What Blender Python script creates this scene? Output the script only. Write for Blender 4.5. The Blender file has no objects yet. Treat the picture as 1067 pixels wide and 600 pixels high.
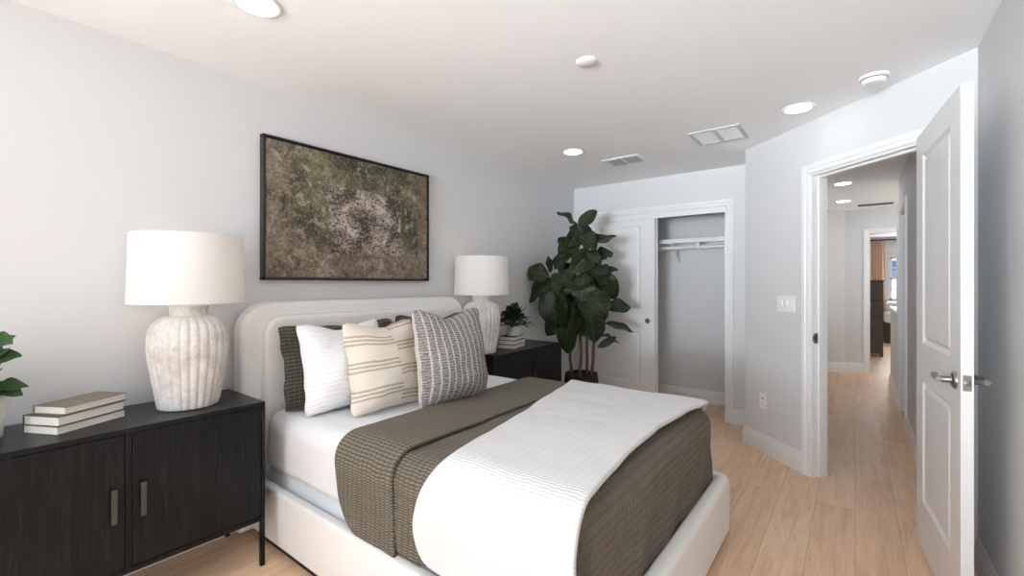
import bpy, bmesh, math, random
from mathutils import Vector, Matrix, noise
random.seed(7)
R = math.radians
PI = math.pi
S = bpy.context.scene
COL = S.collection

# ------------------------------------------------------------------ camera, world, lights, exposure
CAM_H = 1.322
FPX, HORIZON, YAW = 467.0, 296.0, 37.435
cd = bpy.data.cameras.new('camera')
cd.sensor_width = 36.0
cd.lens = 36.0 * FPX / 1067.0
cd.shift_y = -(300.0 - HORIZON) / 1067.0
cd.clip_start = 0.02
cam = bpy.data.objects.new('camera', cd)
COL.objects.link(cam)
cam.location = (0, 0, CAM_H)
cam.rotation_euler = (R(90), 0, R(YAW))
S.camera = cam

w = bpy.data.worlds.new('sky')
S.world = w
w.use_nodes = True
bgn = w.node_tree.nodes['Background']
bgn.inputs['Color'].default_value = (0.75, 0.87, 1.0, 1)
bgn.inputs['Strength'].default_value = 2.2

def light(name, kind, loc, rot, energy, color=(1, 1, 1), **kw):
    l = bpy.data.lights.new(name, kind)
    l.energy = energy
    l.color = color
    for k, v in kw.items():
        setattr(l, k, v)
    o = bpy.data.objects.new(name, l)
    COL.objects.link(o)
    o.location = loc
    o.rotation_euler = rot
    return o

light('sun', 'SUN', (0, -5, 5), (R(52), 0, R(4)), 3.5, (0.96, 0.975, 1.0), angle=R(1.0))
# daylight entering through the big window of the wall behind the camera
light('window_daylight', 'AREA', (-0.53, -4.46, 1.42), (R(90), 0, 0), 26, (0.72, 0.86, 1.0),
      shape='RECTANGLE', size=1.7, size_y=1.5)
# added fill beam at the same window, tilted up to brighten ceiling and far wall
light('upward_fill', 'AREA', (-0.53, -4.50, 1.35), (R(90 + 20), 0, R(-2)), 74, (0.84, 0.925, 1.0),
      shape='RECTANGLE', size=1.7, size_y=1.3, spread=R(60))
# added light at an unseen side window, lifts the right wall
light('added_side_light', 'AREA', (-2.70, -1.75, 1.42), (0, R(-90), 0), 26, (0.80, 0.91, 1.0),
      shape='RECTANGLE', size=1.4, size_y=1.5)
# added hall fill before the blank stairwell wall; daylight of the far bedroom's window
light('stairwell_fill', 'AREA', (1.42, 7.4, 1.7), (0, R(90), 0), 10, (1, 0.99, 0.97),
      shape='RECTANGLE', size=1.2, size_y=1.6)
light('far_window_daylight', 'AREA', (1.1, 13.82, 1.5), (R(-90), 0, 0), 25, (0.95, 0.98, 1.0),
      shape='RECTANGLE', size=0.9, size_y=1.0)

S.view_settings.view_transform = 'Standard'
S.view_settings.look = 'None'
S.view_settings.exposure = 0.37
S.view_settings.gamma = 1.0
S.view_settings.use_curve_mapping = False
try:
    S.cycles.max_bounces = 12
    S.cycles.diffuse_bounces = 8
    S.cycles.caustics_reflective = False
    S.cycles.caustics_refractive = False
    S.cycles.sample_clamp_indirect = 6.0
except Exception:
    pass

# ------------------------------------------------------------------ materials
def new_mat(name):
    m = bpy.data.materials.new(name)
    m.use_nodes = True
    nt = m.node_tree
    b = nt.nodes['Principled BSDF']
    return m, nt, b

def N(nt, typ, **props):
    n = nt.nodes.new(typ)
    for k, v in props.items():
        setattr(n, k, v)
    return n

def math_node(nt, op, a, b=None, c=None):
    n = N(nt, 'ShaderNodeMath', operation=op)
    for i, v in enumerate((a, b, c)):
        if v is None:
            continue
        if isinstance(v, (int, float)):
            n.inputs[i].default_value = v
        else:
            nt.links.new(v, n.inputs[i])
    return n.outputs[0]

def mix_col(nt, fac, a, b, blend='MIX'):
    n = N(nt, 'ShaderNodeMix', data_type='RGBA', blend_type=blend)
    for sock, v in ((n.inputs[0], fac), (n.inputs[6], a), (n.inputs[7], b)):
        if isinstance(v, (int, float)):
            sock.default_value = v
        elif isinstance(v, tuple):
            sock.default_value = v if len(v) == 4 else (*v, 1)
        else:
            nt.links.new(v, sock)
    return n.outputs[2]

def coords(nt, kind='Object', scale=(1, 1, 1), rot=(0, 0, 0)):
    t = N(nt, 'ShaderNodeTexCoord')
    mp = N(nt, 'ShaderNodeMapping')
    mp.inputs['Scale'].default_value = scale
    mp.inputs['Rotation'].default_value = rot
    nt.links.new(t.outputs[kind], mp.inputs['Vector'])
    return mp.outputs['Vector']

def noise_tex(nt, vec, scale, detail=4, rough=0.55, dist=0.0):
    n = N(nt, 'ShaderNodeTexNoise')
    nt.links.new(vec, n.inputs['Vector'])
    n.inputs['Scale'].default_value = scale
    n.inputs['Detail'].default_value = detail
    n.inputs['Roughness'].default_value = rough
    n.inputs['Distortion'].default_value = dist
    return n.outputs['Fac']

def ramp(nt, fac, stops):
    n = N(nt, 'ShaderNodeValToRGB')
    el = n.color_ramp.elements
    while len(el) < len(stops):
        el.new(0.5)
    for e, (p, c) in zip(el, stops):
        e.position = p
        e.color = (*c, 1) if len(c) == 3 else c
    nt.links.new(fac, n.inputs['Fac'])
    return n.outputs['Color']

def bump(nt, b, height, strength=0.3, dist=0.01):
    n = N(nt, 'ShaderNodeBump')
    n.inputs['Strength'].default_value = strength
    n.inputs['Distance'].default_value = dist
    nt.links.new(height, n.inputs['Height'])
    nt.links.new(n.outputs['Normal'], b.inputs['Normal'])

def plain(name, col, rough=0.5, metal=0.0, bscale=None, bstr=0.1, bdist=0.002, spec=None, sheen=0.0, var=0.0):
    m, nt, b = new_mat(name)
    b.inputs['Base Color'].default_value = (*col, 1)
    b.inputs['Roughness'].default_value = rough
    b.inputs['Metallic'].default_value = metal
    if spec is not None:
        b.inputs['Specular IOR Level'].default_value = spec
    if sheen:
        b.inputs['Sheen Weight'].default_value = sheen
    v = coords(nt)
    if bscale:
        bump(nt, b, noise_tex(nt, v, bscale, 6), bstr, bdist)
    if var:
        f = noise_tex(nt, v, 3.0 if not bscale else bscale * 0.2, 3)
        c = mix_col(nt, f, tuple(x * (1 - var) for x in col), tuple(min(1, x * (1 + var)) for x in col))
        nt.links.new(c, b.inputs['Base Color'])
    return m

M = {}
M['wall'] = plain('wall_paint', (0.69, 0.694, 0.70), 0.6, bscale=90, bstr=0.05, bdist=0.002)
M['ceiling'] = plain('ceiling_paint', (0.93, 0.935, 0.94), 0.7, bscale=38, bstr=0.10, bdist=0.004)
M['trim'] = plain('trim_paint', (0.82, 0.82, 0.82), 0.35, bscale=60, bstr=0.02)
M['white_plastic'] = plain('white_plastic', (0.86, 0.86, 0.85), 0.35, bscale=80, bstr=0.02)
M['linen'] = None

def fabric(name, col, scale=900, strength=0.25, col2=None, rough=0.9, sheen=0.15):
    m, nt, b = new_mat(name)
    v = coords(nt)
    f = noise_tex(nt, v, scale * 0.25, 3)
    c2 = col2 or tuple(x * 0.86 for x in col)
    nt.links.new(mix_col(nt, f, c2, col), b.inputs['Base Color'])
    b.inputs['Roughness'].default_value = rough
    b.inputs['Sheen Weight'].default_value = sheen
    b.inputs['Specular IOR Level'].default_value = 0.2
    bump(nt, b, noise_tex(nt, v, scale, 2), strength, 0.002)
    return m

M['boucle'] = fabric('cream_upholstery', (0.84, 0.83, 0.81), 420, 0.22, (0.80, 0.785, 0.76))
M['box_fabric'] = fabric('box_spring_cover', (0.72, 0.76, 0.82), 500, 0.1)
M['mattress'] = fabric('mattress_cover', (0.84, 0.85, 0.87), 500, 0.1)
M['cream'] = fabric('cream_linen', (0.80, 0.75, 0.66), 600, 0.3)
M['page'] = None

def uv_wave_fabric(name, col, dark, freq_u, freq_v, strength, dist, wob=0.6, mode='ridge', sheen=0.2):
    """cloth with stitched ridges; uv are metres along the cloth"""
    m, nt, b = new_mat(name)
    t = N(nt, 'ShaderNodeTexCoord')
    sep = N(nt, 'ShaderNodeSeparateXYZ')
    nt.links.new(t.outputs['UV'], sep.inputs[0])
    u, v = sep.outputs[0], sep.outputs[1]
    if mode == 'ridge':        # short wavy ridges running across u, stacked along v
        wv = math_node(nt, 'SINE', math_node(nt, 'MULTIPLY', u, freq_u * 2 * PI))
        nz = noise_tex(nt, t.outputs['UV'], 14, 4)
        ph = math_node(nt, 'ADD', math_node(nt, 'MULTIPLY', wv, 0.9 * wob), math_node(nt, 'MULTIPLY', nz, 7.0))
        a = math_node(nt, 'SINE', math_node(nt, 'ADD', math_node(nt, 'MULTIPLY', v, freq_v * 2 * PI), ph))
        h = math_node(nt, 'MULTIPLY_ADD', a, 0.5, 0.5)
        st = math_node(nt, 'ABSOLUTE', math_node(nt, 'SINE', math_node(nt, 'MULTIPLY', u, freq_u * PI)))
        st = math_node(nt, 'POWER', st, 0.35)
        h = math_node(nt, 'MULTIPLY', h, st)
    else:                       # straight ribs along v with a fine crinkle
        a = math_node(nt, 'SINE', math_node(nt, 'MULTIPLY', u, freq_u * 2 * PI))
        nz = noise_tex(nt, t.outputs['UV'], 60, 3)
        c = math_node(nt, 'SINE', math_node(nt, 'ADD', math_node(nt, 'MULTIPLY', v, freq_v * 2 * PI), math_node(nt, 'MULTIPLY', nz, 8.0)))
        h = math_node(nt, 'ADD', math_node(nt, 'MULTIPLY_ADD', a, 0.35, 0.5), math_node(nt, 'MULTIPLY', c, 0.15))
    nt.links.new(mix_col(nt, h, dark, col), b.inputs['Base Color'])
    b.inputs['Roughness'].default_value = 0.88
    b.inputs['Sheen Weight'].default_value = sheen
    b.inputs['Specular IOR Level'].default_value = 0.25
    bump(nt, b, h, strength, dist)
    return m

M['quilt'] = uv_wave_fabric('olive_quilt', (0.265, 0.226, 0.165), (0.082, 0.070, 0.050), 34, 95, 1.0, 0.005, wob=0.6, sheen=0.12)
M['coverlet'] = uv_wave_fabric('white_ribbed_coverlet', (0.83, 0.84, 0.86), (0.76, 0.77, 0.80), 60, 60, 0.5, 0.003, mode='rib')
M['blanket'] = uv_wave_fabric('white_crinkle_blanket', (0.765, 0.765, 0.765), (0.70, 0.70, 0.705), 30, 120, 0.45, 0.004, wob=0.8)
M['white_pillow'] = uv_wave_fabric('white_textured_cotton', (0.87, 0.875, 0.89), (0.80, 0.81, 0.83), 14, 42, 0.5, 0.005)
M['olive_pillow'] = uv_wave_fabric('olive_quilted_sham', (0.115, 0.110, 0.082), (0.034, 0.032, 0.025), 42, 52, 1.0, 0.005, wob=0.4)

def striped():
    m, nt, b = new_mat('cream_stripe_linen')
    t = N(nt, 'ShaderNodeTexCoord')
    sep = N(nt, 'ShaderNodeSeparateXYZ')
    nt.links.new(t.outputs['UV'], sep.inputs[0])
    u, v = sep.outputs[0], sep.outputs[1]       # metres, (0,0) lower left
    wob = noise_tex(nt, t.outputs['UV'], 9, 2)
    v2 = math_node(nt, 'ADD', v, math_node(nt, 'MULTIPLY', wob, 0.02))
    side = math_node(nt, 'GREATER_THAN', u, 0.25)
    off = math_node(nt, 'MULTIPLY', side, 0.042)
    q = math_node(nt, 'FRACT', math_node(nt, 'DIVIDE', math_node(nt, 'ADD', v2, math_node(nt, 'ADD', off, 0.055)), 0.140))
    grp = math_node(nt, 'LESS_THAN', q, 0.46)
    st = math_node(nt, 'LESS_THAN', math_node(nt, 'FRACT', math_node(nt, 'MULTIPLY', q, 6.52)), 0.52)
    mask = math_node(nt, 'MULTIPLY', grp, st)
    nz = noise_tex(nt, t.outputs['UV'], 120, 3)
    mask = math_node(nt, 'MULTIPLY', mask, math_node(nt, 'MULTIPLY_ADD', nz, 0.6, 0.5))
    c = mix_col(nt, mask, mix_col(nt, noise_tex(nt, t.outputs['UV'], 30, 4), (0.70, 0.635, 0.545), (0.78, 0.725, 0.64)), (0.40, 0.315, 0.235))
    nt.links.new(c, b.inputs['Base Color'])
    b.inputs['Roughness'].default_value = 0.9
    bump(nt, b, noise_tex(nt, t.outputs['UV'], 260, 2), 0.3, 0.002)
    return m
M['striped'] = striped()

def ladder():
    m, nt, b = new_mat('grey_woven_stripe')
    t = N(nt, 'ShaderNodeTexCoord')
    sep = N(nt, 'ShaderNodeSeparateXYZ')
    nt.links.new(t.outputs['UV'], sep.inputs[0])
    u, v = sep.outputs[0], sep.outputs[1]
    nzl = noise_tex(nt, t.outputs['UV'], 40, 3)
    uu = math_node(nt, 'ADD', u, math_node(nt, 'MULTIPLY', nzl, 0.006))
    q = math_node(nt, 'FRACT', math_node(nt, 'DIVIDE', uu, 0.041))
    line = math_node(nt, 'LESS_THAN', q, 0.24)
    q2 = math_node(nt, 'GREATER_THAN', math_node(nt, 'FRACT', math_node(nt, 'ADD', math_node(nt, 'DIVIDE', v, 0.015), math_node(nt, 'MULTIPLY', nzl, 1.6))), 0.62)
    mp = N(nt, 'ShaderNodeMapping')
    mp.inputs['Scale'].default_value = (60, 150, 1)
    nt.links.new(t.outputs['UV'], mp.inputs['Vector'])
    nz = noise_tex(nt, mp.outputs['Vector'], 1.0, 3, 0.7)
    dark = ramp(nt, nz, [(0.33, (0.060, 0.054, 0.055)), (0.48, (0.165, 0.15, 0.148)), (0.66, (0.36, 0.33, 0.31))])
    c = mix_col(nt, math_node(nt, 'MULTIPLY', q2, 0.5), dark, (0.50, 0.46, 0.43))
    c = mix_col(nt, math_node(nt, 'MULTIPLY', math_node(nt, 'MULTIPLY', line, math_node(nt, 'MULTIPLY_ADD', nz, 0.8, 0.35)), 0.95), c, (0.62, 0.58, 0.53))
    nt.links.new(c, b.inputs['Base Color'])
    b.inputs['Roughness'].default_value = 0.95
    bump(nt, b, math_node(nt, 'ADD', math_node(nt, 'MULTIPLY', line, 0.6), math_node(nt, 'MULTIPLY', q2, 0.4)), 0.6, 0.004)
    return m
M['ladder'] = ladder()

def oak():
    m, nt, b = new_mat('light_oak_planks')
    v = coords(nt, 'Object', rot=(0, 0, R(90)))
    br = N(nt, 'ShaderNodeTexBrick')
    nt.links.new(v, br.inputs['Vector'])
    br.inputs['Scale'].default_value = 1.0
    br.inputs['Brick Width'].default_value = 1.65
    br.inputs['Row Height'].default_value = 0.19
    br.inputs['Mortar Size'].default_value = 0.0012
    br.inputs['Mortar Smooth'].default_value = 0.2
    br.inputs['Bias'].default_value = 0.0
    br.offset = 0.37
    br.offset_frequency = 2
    br.inputs['Color1'].default_value = (0, 0, 0, 1)
    br.inputs['Color2'].default_value = (1, 1, 1, 1)
    br.inputs['Mortar'].default_value = (0.5, 0.5, 0.5, 1)
    # grain coordinates shift per plank
    sh = N(nt, 'ShaderNodeVectorMath', operation='MULTIPLY_ADD')
    nt.links.new(br.outputs['Color'], sh.inputs[0])
    sh.inputs[1].default_value = (7.3, 3.1, 0)
    nt.links.new(v, sh.inputs[2])
    mp = N(nt, 'ShaderNodeMapping')
    mp.inputs['Scale'].default_value = (1.6, 22, 1)
    nt.links.new(sh.outputs[0], mp.inputs['Vector'])
    g1 = noise_tex(nt, mp.outputs['Vector'], 1.0, 5, 0.6, 0.6)
    mp2 = N(nt, 'ShaderNodeMapping')
    mp2.inputs['Scale'].default_value = (1.0, 5.0, 1)
    nt.links.new(sh.outputs[0], mp2.inputs['Vector'])
    g2 = noise_tex(nt, mp2.outputs['Vector'], 1.3, 3, 0.5, 1.2)
    mp3 = N(nt, 'ShaderNodeMapping')
    mp3.inputs['Scale'].default_value = (5, 190, 1)
    nt.links.new(sh.outputs[0], mp3.inputs['Vector'])
    g3 = noise_tex(nt, mp3.outputs['Vector'], 1.0, 2, 0.6)
    base = mix_col(nt, br.outputs['Color'], (0.86, 0.585, 0.385), (0.94, 0.675, 0.465))
    grain = ramp(nt, g1, [(0.28, (0.78, 0.73, 0.68)), (0.50, (0.98, 0.97, 0.96)), (0.8, (1.0, 1.0, 1.0))])
    c = mix_col(nt, 0.75, base, grain, 'MULTIPLY')
    tone = ramp(nt, g2, [(0.3, (0.86, 0.84, 0.82)), (0.65, (1.0, 1.0, 1.0))])
    c = mix_col(nt, 0.8, c, tone, 'MULTIPLY')
    fine = ramp(nt, g3, [(0.35, (0.80, 0.77, 0.74)), (0.55, (1, 1, 1))])
    c = mix_col(nt, 0.6, c, fine, 'MULTIPLY')
    # knots
    vo = N(nt, 'ShaderNodeTexVoronoi')
    mp4 = N(nt, 'ShaderNodeMapping')
    mp4.inputs['Scale'].default_value = (1.1, 2.6, 1)
    nt.links.new(sh.outputs[0], mp4.inputs['Vector'])
    nt.links.new(mp4.outputs['Vector'], vo.inputs['Vector'])
    vo.inputs['Scale'].default_value = 1.0
    kn = math_node(nt, 'SUBTRACT', 1.0, math_node(nt, 'SMOOTH_MIN', math_node(nt, 'DIVIDE', vo.outputs['Distance'], 0.045), 1.0, 0.3))
    c = mix_col(nt, math_node(nt, 'MAXIMUM', math_node(nt, 'MULTIPLY', kn, 0.55), 0.0), c, (0.16, 0.09, 0.05))
    c = mix_col(nt, math_node(nt, 'MULTIPLY', br.outputs['Fac'], 0.6), c, (0.20, 0.13, 0.085))
    nt.links.new(c, b.inputs['Base Color'])
    b.inputs['Roughness'].default_value = 0.42
    b.inputs['Specular IOR Level'].default_value = 0.35
    hgt = math_node(nt, 'SUBTRACT', math_node(nt, 'MULTIPLY', g3, 0.3), br.outputs['Fac'])
    bump(nt, b, hgt, 0.12, 0.002)
    return m
M['oak'] = oak()

def black_wood():
    m, nt, b = new_mat('black_stained_oak')
    v = coords(nt, 'Object', (60, 60, 3))
    g = noise_tex(nt, v, 1.5, 5, 0.65, 0.3)
    nt.links.new(ramp(nt, g, [(0.3, (0.004, 0.0042, 0.005)), (0.55, (0.009, 0.0096, 0.011)), (0.75, (0.024, 0.025, 0.027))]), b.inputs['Base Color'])
    b.inputs['Roughness'].default_value = 0.30
    b.inputs['Specular IOR Level'].default_value = 0.22
    bump(nt, b, g, 0.35, 0.002)
    return m
M['black_wood'] = black_wood()
M['black_metal'] = plain('black_metal', (0.012, 0.012, 0.012), 0.4, 0.6, bscale=60, bstr=0.03)
M['dark_metal'] = plain('gunmetal_handle', (0.10, 0.10, 0.10), 0.35, 0.9, bscale=60, bstr=0.03)
M['nickel'] = plain('brushed_nickel', (0.30, 0.275, 0.255), 0.32, 1.0, bscale=120, bstr=0.04)
M['black_frame'] = plain('black_frame_paint', (0.010, 0.010, 0.010), 0.4, bscale=60, bstr=0.04)
M['dark_wood'] = plain('dark_walnut', (0.050, 0.030, 0.021), 0.5, bscale=30, bstr=0.1, var=0.3)
M['black_plinth'] = plain('black_plinth', (0.01, 0.01, 0.01), 0.7, bscale=50, bstr=0.05)
M['dark_slot'] = plain('vent_dark_interior', (0.03, 0.03, 0.03), 0.8, bscale=50, bstr=0.05)
M['vent_grey'] = plain('vent_grey_paint', (0.60, 0.60, 0.59), 0.5, bscale=50, bstr=0.02)
M['soil'] = plain('soil', (0.018, 0.012, 0.009), 0.95, bscale=60, bstr=1.0, bdist=0.02)
M['bark'] = plain('bark', (0.12, 0.075, 0.048), 0.85, bscale=50, bstr=0.8, bdist=0.01, var=0.35)
M['white_pot'] = plain('matte_white_ceramic', (0.66, 0.65, 0.62), 0.55, bscale=70, bstr=0.08)

def basket_mat():
    m, nt, b = new_mat('dark_woven_basket')
    v = coords(nt)
    wv = N(nt, 'ShaderNodeTexWave', wave_type='BANDS', bands_direction='Z')
    nt.links.new(v, wv.inputs['Vector'])
    wv.inputs['Scale'].default_value = 28
    wv.inputs['Distortion'].default_value = 3
    wv.inputs['Detail'].default_value = 2
    nt.links.new(ramp(nt, wv.outputs['Fac'], [(0.2, (0.010, 0.006, 0.004)), (0.8, (0.055, 0.034, 0.022))]), b.inputs['Base Color'])
    b.inputs['Roughness'].default_value = 0.8
    bump(nt, b, wv.outputs['Fac'], 0.8, 0.01)
    return m
M['basket'] = basket_mat()

def leaf_mat(name, c1, c2, vein):
    m, nt, b = new_mat(name)
    t = N(nt, 'ShaderNodeTexCoord')
    sep = N(nt, 'ShaderNodeSeparateXYZ')
    nt.links.new(t.outputs['UV'], sep.inputs[0])
    u, v = sep.outputs[0], sep.outputs[1]
    au = math_node(nt, 'ABSOLUTE', u)
    mid = math_node(nt, 'LESS_THAN', au, 0.035)
    ph = math_node(nt, 'FRACT', math_node(nt, 'SUBTRACT', math_node(nt, 'MULTIPLY', v, 7.0), math_node(nt, 'MULTIPLY', au, 1.6)))
    vn = math_node(nt, 'LESS_THAN', ph, 0.12)
    mask = math_node(nt, 'MAXIMUM', mid, math_node(nt, 'MULTIPLY', vn, 0.55))
    nz = noise_tex(nt, coords(nt), 9, 3)
    c = mix_col(nt, nz, c1, c2)
    c = mix_col(nt, math_node(nt, 'MULTIPLY', mask, 0.6), c, vein)
    nt.links.new(c, b.inputs['Base Color'])
    b.inputs['Roughness'].default_value = 0.42
    b.inputs['Specular IOR Level'].default_value = 0.32
    bump(nt, b, math_node(nt, 'SUBTRACT', 1.0, mask), 0.4, 0.004)
    return m
M['fig_leaf'] = leaf_mat('fiddle_leaf', (0.007, 0.0125, 0.0055), (0.034, 0.048, 0.016), (0.11, 0.135, 0.062))
M['small_leaf'] = leaf_mat('small_plant_leaf', (0.012, 0.028, 0.010), (0.030, 0.060, 0.020), (0.09, 0.14, 0.06))
M['bright_leaf'] = leaf_mat('green_leaf', (0.016, 0.045, 0.012), (0.045, 0.105, 0.028), (0.13, 0.22, 0.08))

def clay():
    m, nt, b = new_mat('whitewashed_clay')
    v = coords(nt)
    a = noise_tex(nt, v, 7, 6, 0.65)
    s = noise_tex(nt, v, 60, 4, 0.7)
    c = ramp(nt, a, [(0.32, (0.52, 0.48, 0.43)), (0.5, (0.70, 0.68, 0.65)), (0.7, (0.78, 0.77, 0.755))])
    c = mix_col(nt, 0.35, c, ramp(nt, s, [(0.35, (0.6, 0.55, 0.5)), (0.6, (1, 1, 1))]), 'MULTIPLY')
    nt.links.new(c, b.inputs['Base Color'])
    b.inputs['Roughness'].default_value = 0.85
    bump(nt, b, s, 0.4, 0.004)
    return m
M['clay'] = clay()

def shade_mat():
    m, nt, b = new_mat('white_linen_shade')
    b.inputs['Base Color'].default_value = (0.86, 0.86, 0.855, 1)
    b.inputs['Roughness'].default_value = 0.9
    tr = N(nt, 'ShaderNodeBsdfTranslucent')
    tr.inputs['Color'].default_value = (0.92, 0.88, 0.82, 1)
    mx = N(nt, 'ShaderNodeMixShader')
    mx.inputs[0].default_value = 0.35
    out = nt.nodes['Material Output']
    nt.links.new(b.outputs[0], mx.inputs[1])
    nt.links.new(tr.outputs[0], mx.inputs[2])
    nt.links.new(mx.outputs[0], out.inputs['Surface'])
    v = coords(nt, 'Object', (1, 1, 0.2))
    bump(nt, b, noise_tex(nt, v, 500, 2), 0.15, 0.001)
    return m
M['shade'] = shade_mat()

def emit(name, col, strength):
    m, nt, b = new_mat(name)
    b.inputs['Base Color'].default_value = (0.9, 0.9, 0.9, 1)
    b.inputs['Emission Color'].default_value = (*col, 1)
    b.inputs['Emission Strength'].default_value = strength
    return m
M['lens'] = emit('light_lens', (0.90, 0.95, 1.0), 8.0)
M['hall_lens'] = emit('hall_light_lens', (0.95, 0.975, 1.0), 32.0)
M['bulb'] = emit('warm_bulb', (1.0, 0.84, 0.68), 9.0)

def pages():
    m, nt, b = new_mat('book_pages')
    v = coords(nt, 'Object', (1, 1, 500))
    f = noise_tex(nt, v, 1.0, 2)
    nt.links.new(mix_col(nt, f, (0.62, 0.59, 0.52), (0.84, 0.82, 0.77)), b.inputs['Base Color'])
    b.inputs['Roughness'].default_value = 0.8
    return m
M['page'] = pages()
M['cover_taupe'] = plain('taupe_book_cloth', (0.20, 0.175, 0.125), 0.7, bscale=200, bstr=0.2, bdist=0.001)
M['cover_brown'] = plain('brown_book_cloth', (0.10, 0.078, 0.055), 0.7, bscale=200, bstr=0.2, bdist=0.001)
M['cover_grey'] = plain('grey_book_cloth', (0.13, 0.12, 0.105), 0.7, bscale=200, bstr=0.2, bdist=0.001)

def painting():
    m, nt, b = new_mat('abstract_canvas')
    t = N(nt, 'ShaderNodeTexCoord')
    mpa = N(nt, 'ShaderNodeMapping')
    mpa.inputs['Scale'].default_value = (1.5, 1.0, 1)
    nt.links.new(t.outputs['UV'], mpa.inputs['Vector'])
    uv = mpa.outputs['Vector']
    sep = N(nt, 'ShaderNodeSeparateXYZ')
    nt.links.new(t.outputs['UV'], sep.inputs[0])
    u, v = sep.outputs[0], sep.outputs[1]
    mul = lambda x, y: math_node(nt, 'MULTIPLY', x, y)
    add = lambda x, y: math_node(nt, 'ADD', x, y)
    sub = lambda x, y: math_node(nt, 'SUBTRACT', x, y)
    gt = lambda x, y: math_node(nt, 'GREATER_THAN', x, y)
    lt = lambda x, y: math_node(nt, 'LESS_THAN', x, y)
    def sstep(x, lo, hi):
        n = N(nt, 'ShaderNodeMapRange', interpolation_type='SMOOTHSTEP')
        nt.links.new(x, n.inputs['Value'])
        n.inputs['From Min'].default_value = lo
        n.inputs['From Max'].default_value = hi
        return n.outputs['Result']
    nA = noise_tex(nt, uv, 2.4, 8, 0.68, 0.4)
    nB = noise_tex(nt, uv, 3.6, 10, 0.72, 0.35)
    nC = noise_tex(nt, uv, 13, 6, 0.72, 0.5)
    nS = noise_tex(nt, uv, 44, 3, 0.75)
    mpv = N(nt, 'ShaderNodeMapping')
    mpv.inputs['Scale'].default_value = (13, 3.2, 1)
    nt.links.new(t.outputs['UV'], mpv.inputs['Vector'])
    nV = noise_tex(nt, mpv.outputs['Vector'], 1.0, 8, 0.72)
    mixn = add(mul(nB, 0.55), mul(nC, 0.45))
    taupe = ramp(nt, mixn, [(0.38, (0.060, 0.043, 0.031)), (0.5, (0.205, 0.158, 0.115)), (0.60, (0.39, 0.325, 0.25))])
    green = ramp(nt, mixn, [(0.39, (0.022, 0.022, 0.014)), (0.5, (0.120, 0.113, 0.062)), (0.60, (0.29, 0.272, 0.165))])
    # rough band of green: upper part and right, leaving taupe at the left margin, the bottom and the right margin
    k = mul(sub(nA, 0.5), 0.75)
    g1 = sstep(add(v, k), 0.24, 0.36)
    g2 = sstep(add(u, mul(k, 0.35)), 0.05, 0.13)
    g3 = sub(1.0, sstep(add(u, mul(sub(nV, 0.5), 0.15)), 0.90, 0.955))
    gm = mul(mul(g1, g2), g3)
    c = mix_col(nt, mul(gm, 0.92), taupe, green)
    # dark ragged marks, upper right and scattered
    d1 = mul(sstep(nV, 0.47, 0.56), sstep(add(mul(u, 0.8), add(mul(v, 0.6), mul(sub(nB, 0.5), 0.8))), 0.82, 1.0))
    c = mix_col(nt, mul(mul(d1, g3), 0.78), c, (0.032, 0.033, 0.022))
    d2 = mul(sstep(nC, 0.55, 0.585), sstep(nA, 0.44, 0.54))
    c = mix_col(nt, mul(d2, 0.8), c, (0.035, 0.030, 0.020))
    l2 = mul(sstep(nC, 0.555, 0.59), sub(1.0, sstep(nA, 0.46, 0.56)))
    c = mix_col(nt, mul(l2, 0.6), c, (0.42, 0.37, 0.28))
    # pale speckled square a little right of the middle with worn edges
    jx = add(u, add(mul(sub(nB, 0.5), 0.05), mul(sub(nC, 0.5), 0.04)))
    jy = add(v, add(mul(sub(nA, 0.5), 0.06), mul(sub(nC, 0.5), 0.05)))
    inx = sub(1.0, sstep(math_node(nt, 'ABSOLUTE', sub(jx, 0.555)), 0.225, 0.245))
    iny = sub(1.0, sstep(math_node(nt, 'ABSOLUTE', sub(jy, 0.475)), 0.255, 0.285))
    sq = mul(inx, iny)
    warm = ramp(nt, nB, [(0.42, (0.13, 0.095, 0.075)), (0.53, (0.36, 0.295, 0.255)), (0.62, (0.66, 0.59, 0.535))])
    c = mix_col(nt, mul(sq, 0.93), c, warm)
    speck = mul(lt(add(mul(nS, 0.8), mul(sub(nB, 0.5), 0.55)), 0.375), 1.0)
    diag = sub(1.0, sstep(add(mul(u, 0.7), mul(sub(nA, 0.5), 0.5)), 0.36, 0.50))
    speck2 = lt(nS, 0.47)
    dm = math_node(nt, 'MINIMUM', add(speck, mul(mul(speck2, diag), 0.8)), 1.0)
    c = mix_col(nt, mul(mul(dm, sq), 0.85), c, (0.040, 0.030, 0.022))
    # ochre streak by the right margin
    och = mul(gt(u, 0.945), sstep(v, 0.25, 0.6))
    c = mix_col(nt, mul(och, 0.45), c, (0.21, 0.13, 0.055))
    c = mix_col(nt, mul(lt(nS, 0.41), 0.6), c, (0.03, 0.027, 0.02))
    c = mix_col(nt, mul(gt(nS, 0.60), 0.45), c, (0.45, 0.40, 0.31))
    nt.links.new(c, b.inputs['Base Color'])
    b.inputs['Roughness'].default_value = 0.7
    bump(nt, b, nS, 0.25, 0.002)
    return m
M['painting'] = painting()
M['curtain'] = plain('tan_curtain', (0.74, 0.54, 0.37), 0.85, bscale=120, bstr=0.2, var=0.25)
M['house_siding'] = plain('blue_grey_siding', (0.10, 0.14, 0.22), 0.8, bscale=8, bstr=0.2, var=0.5)

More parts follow.
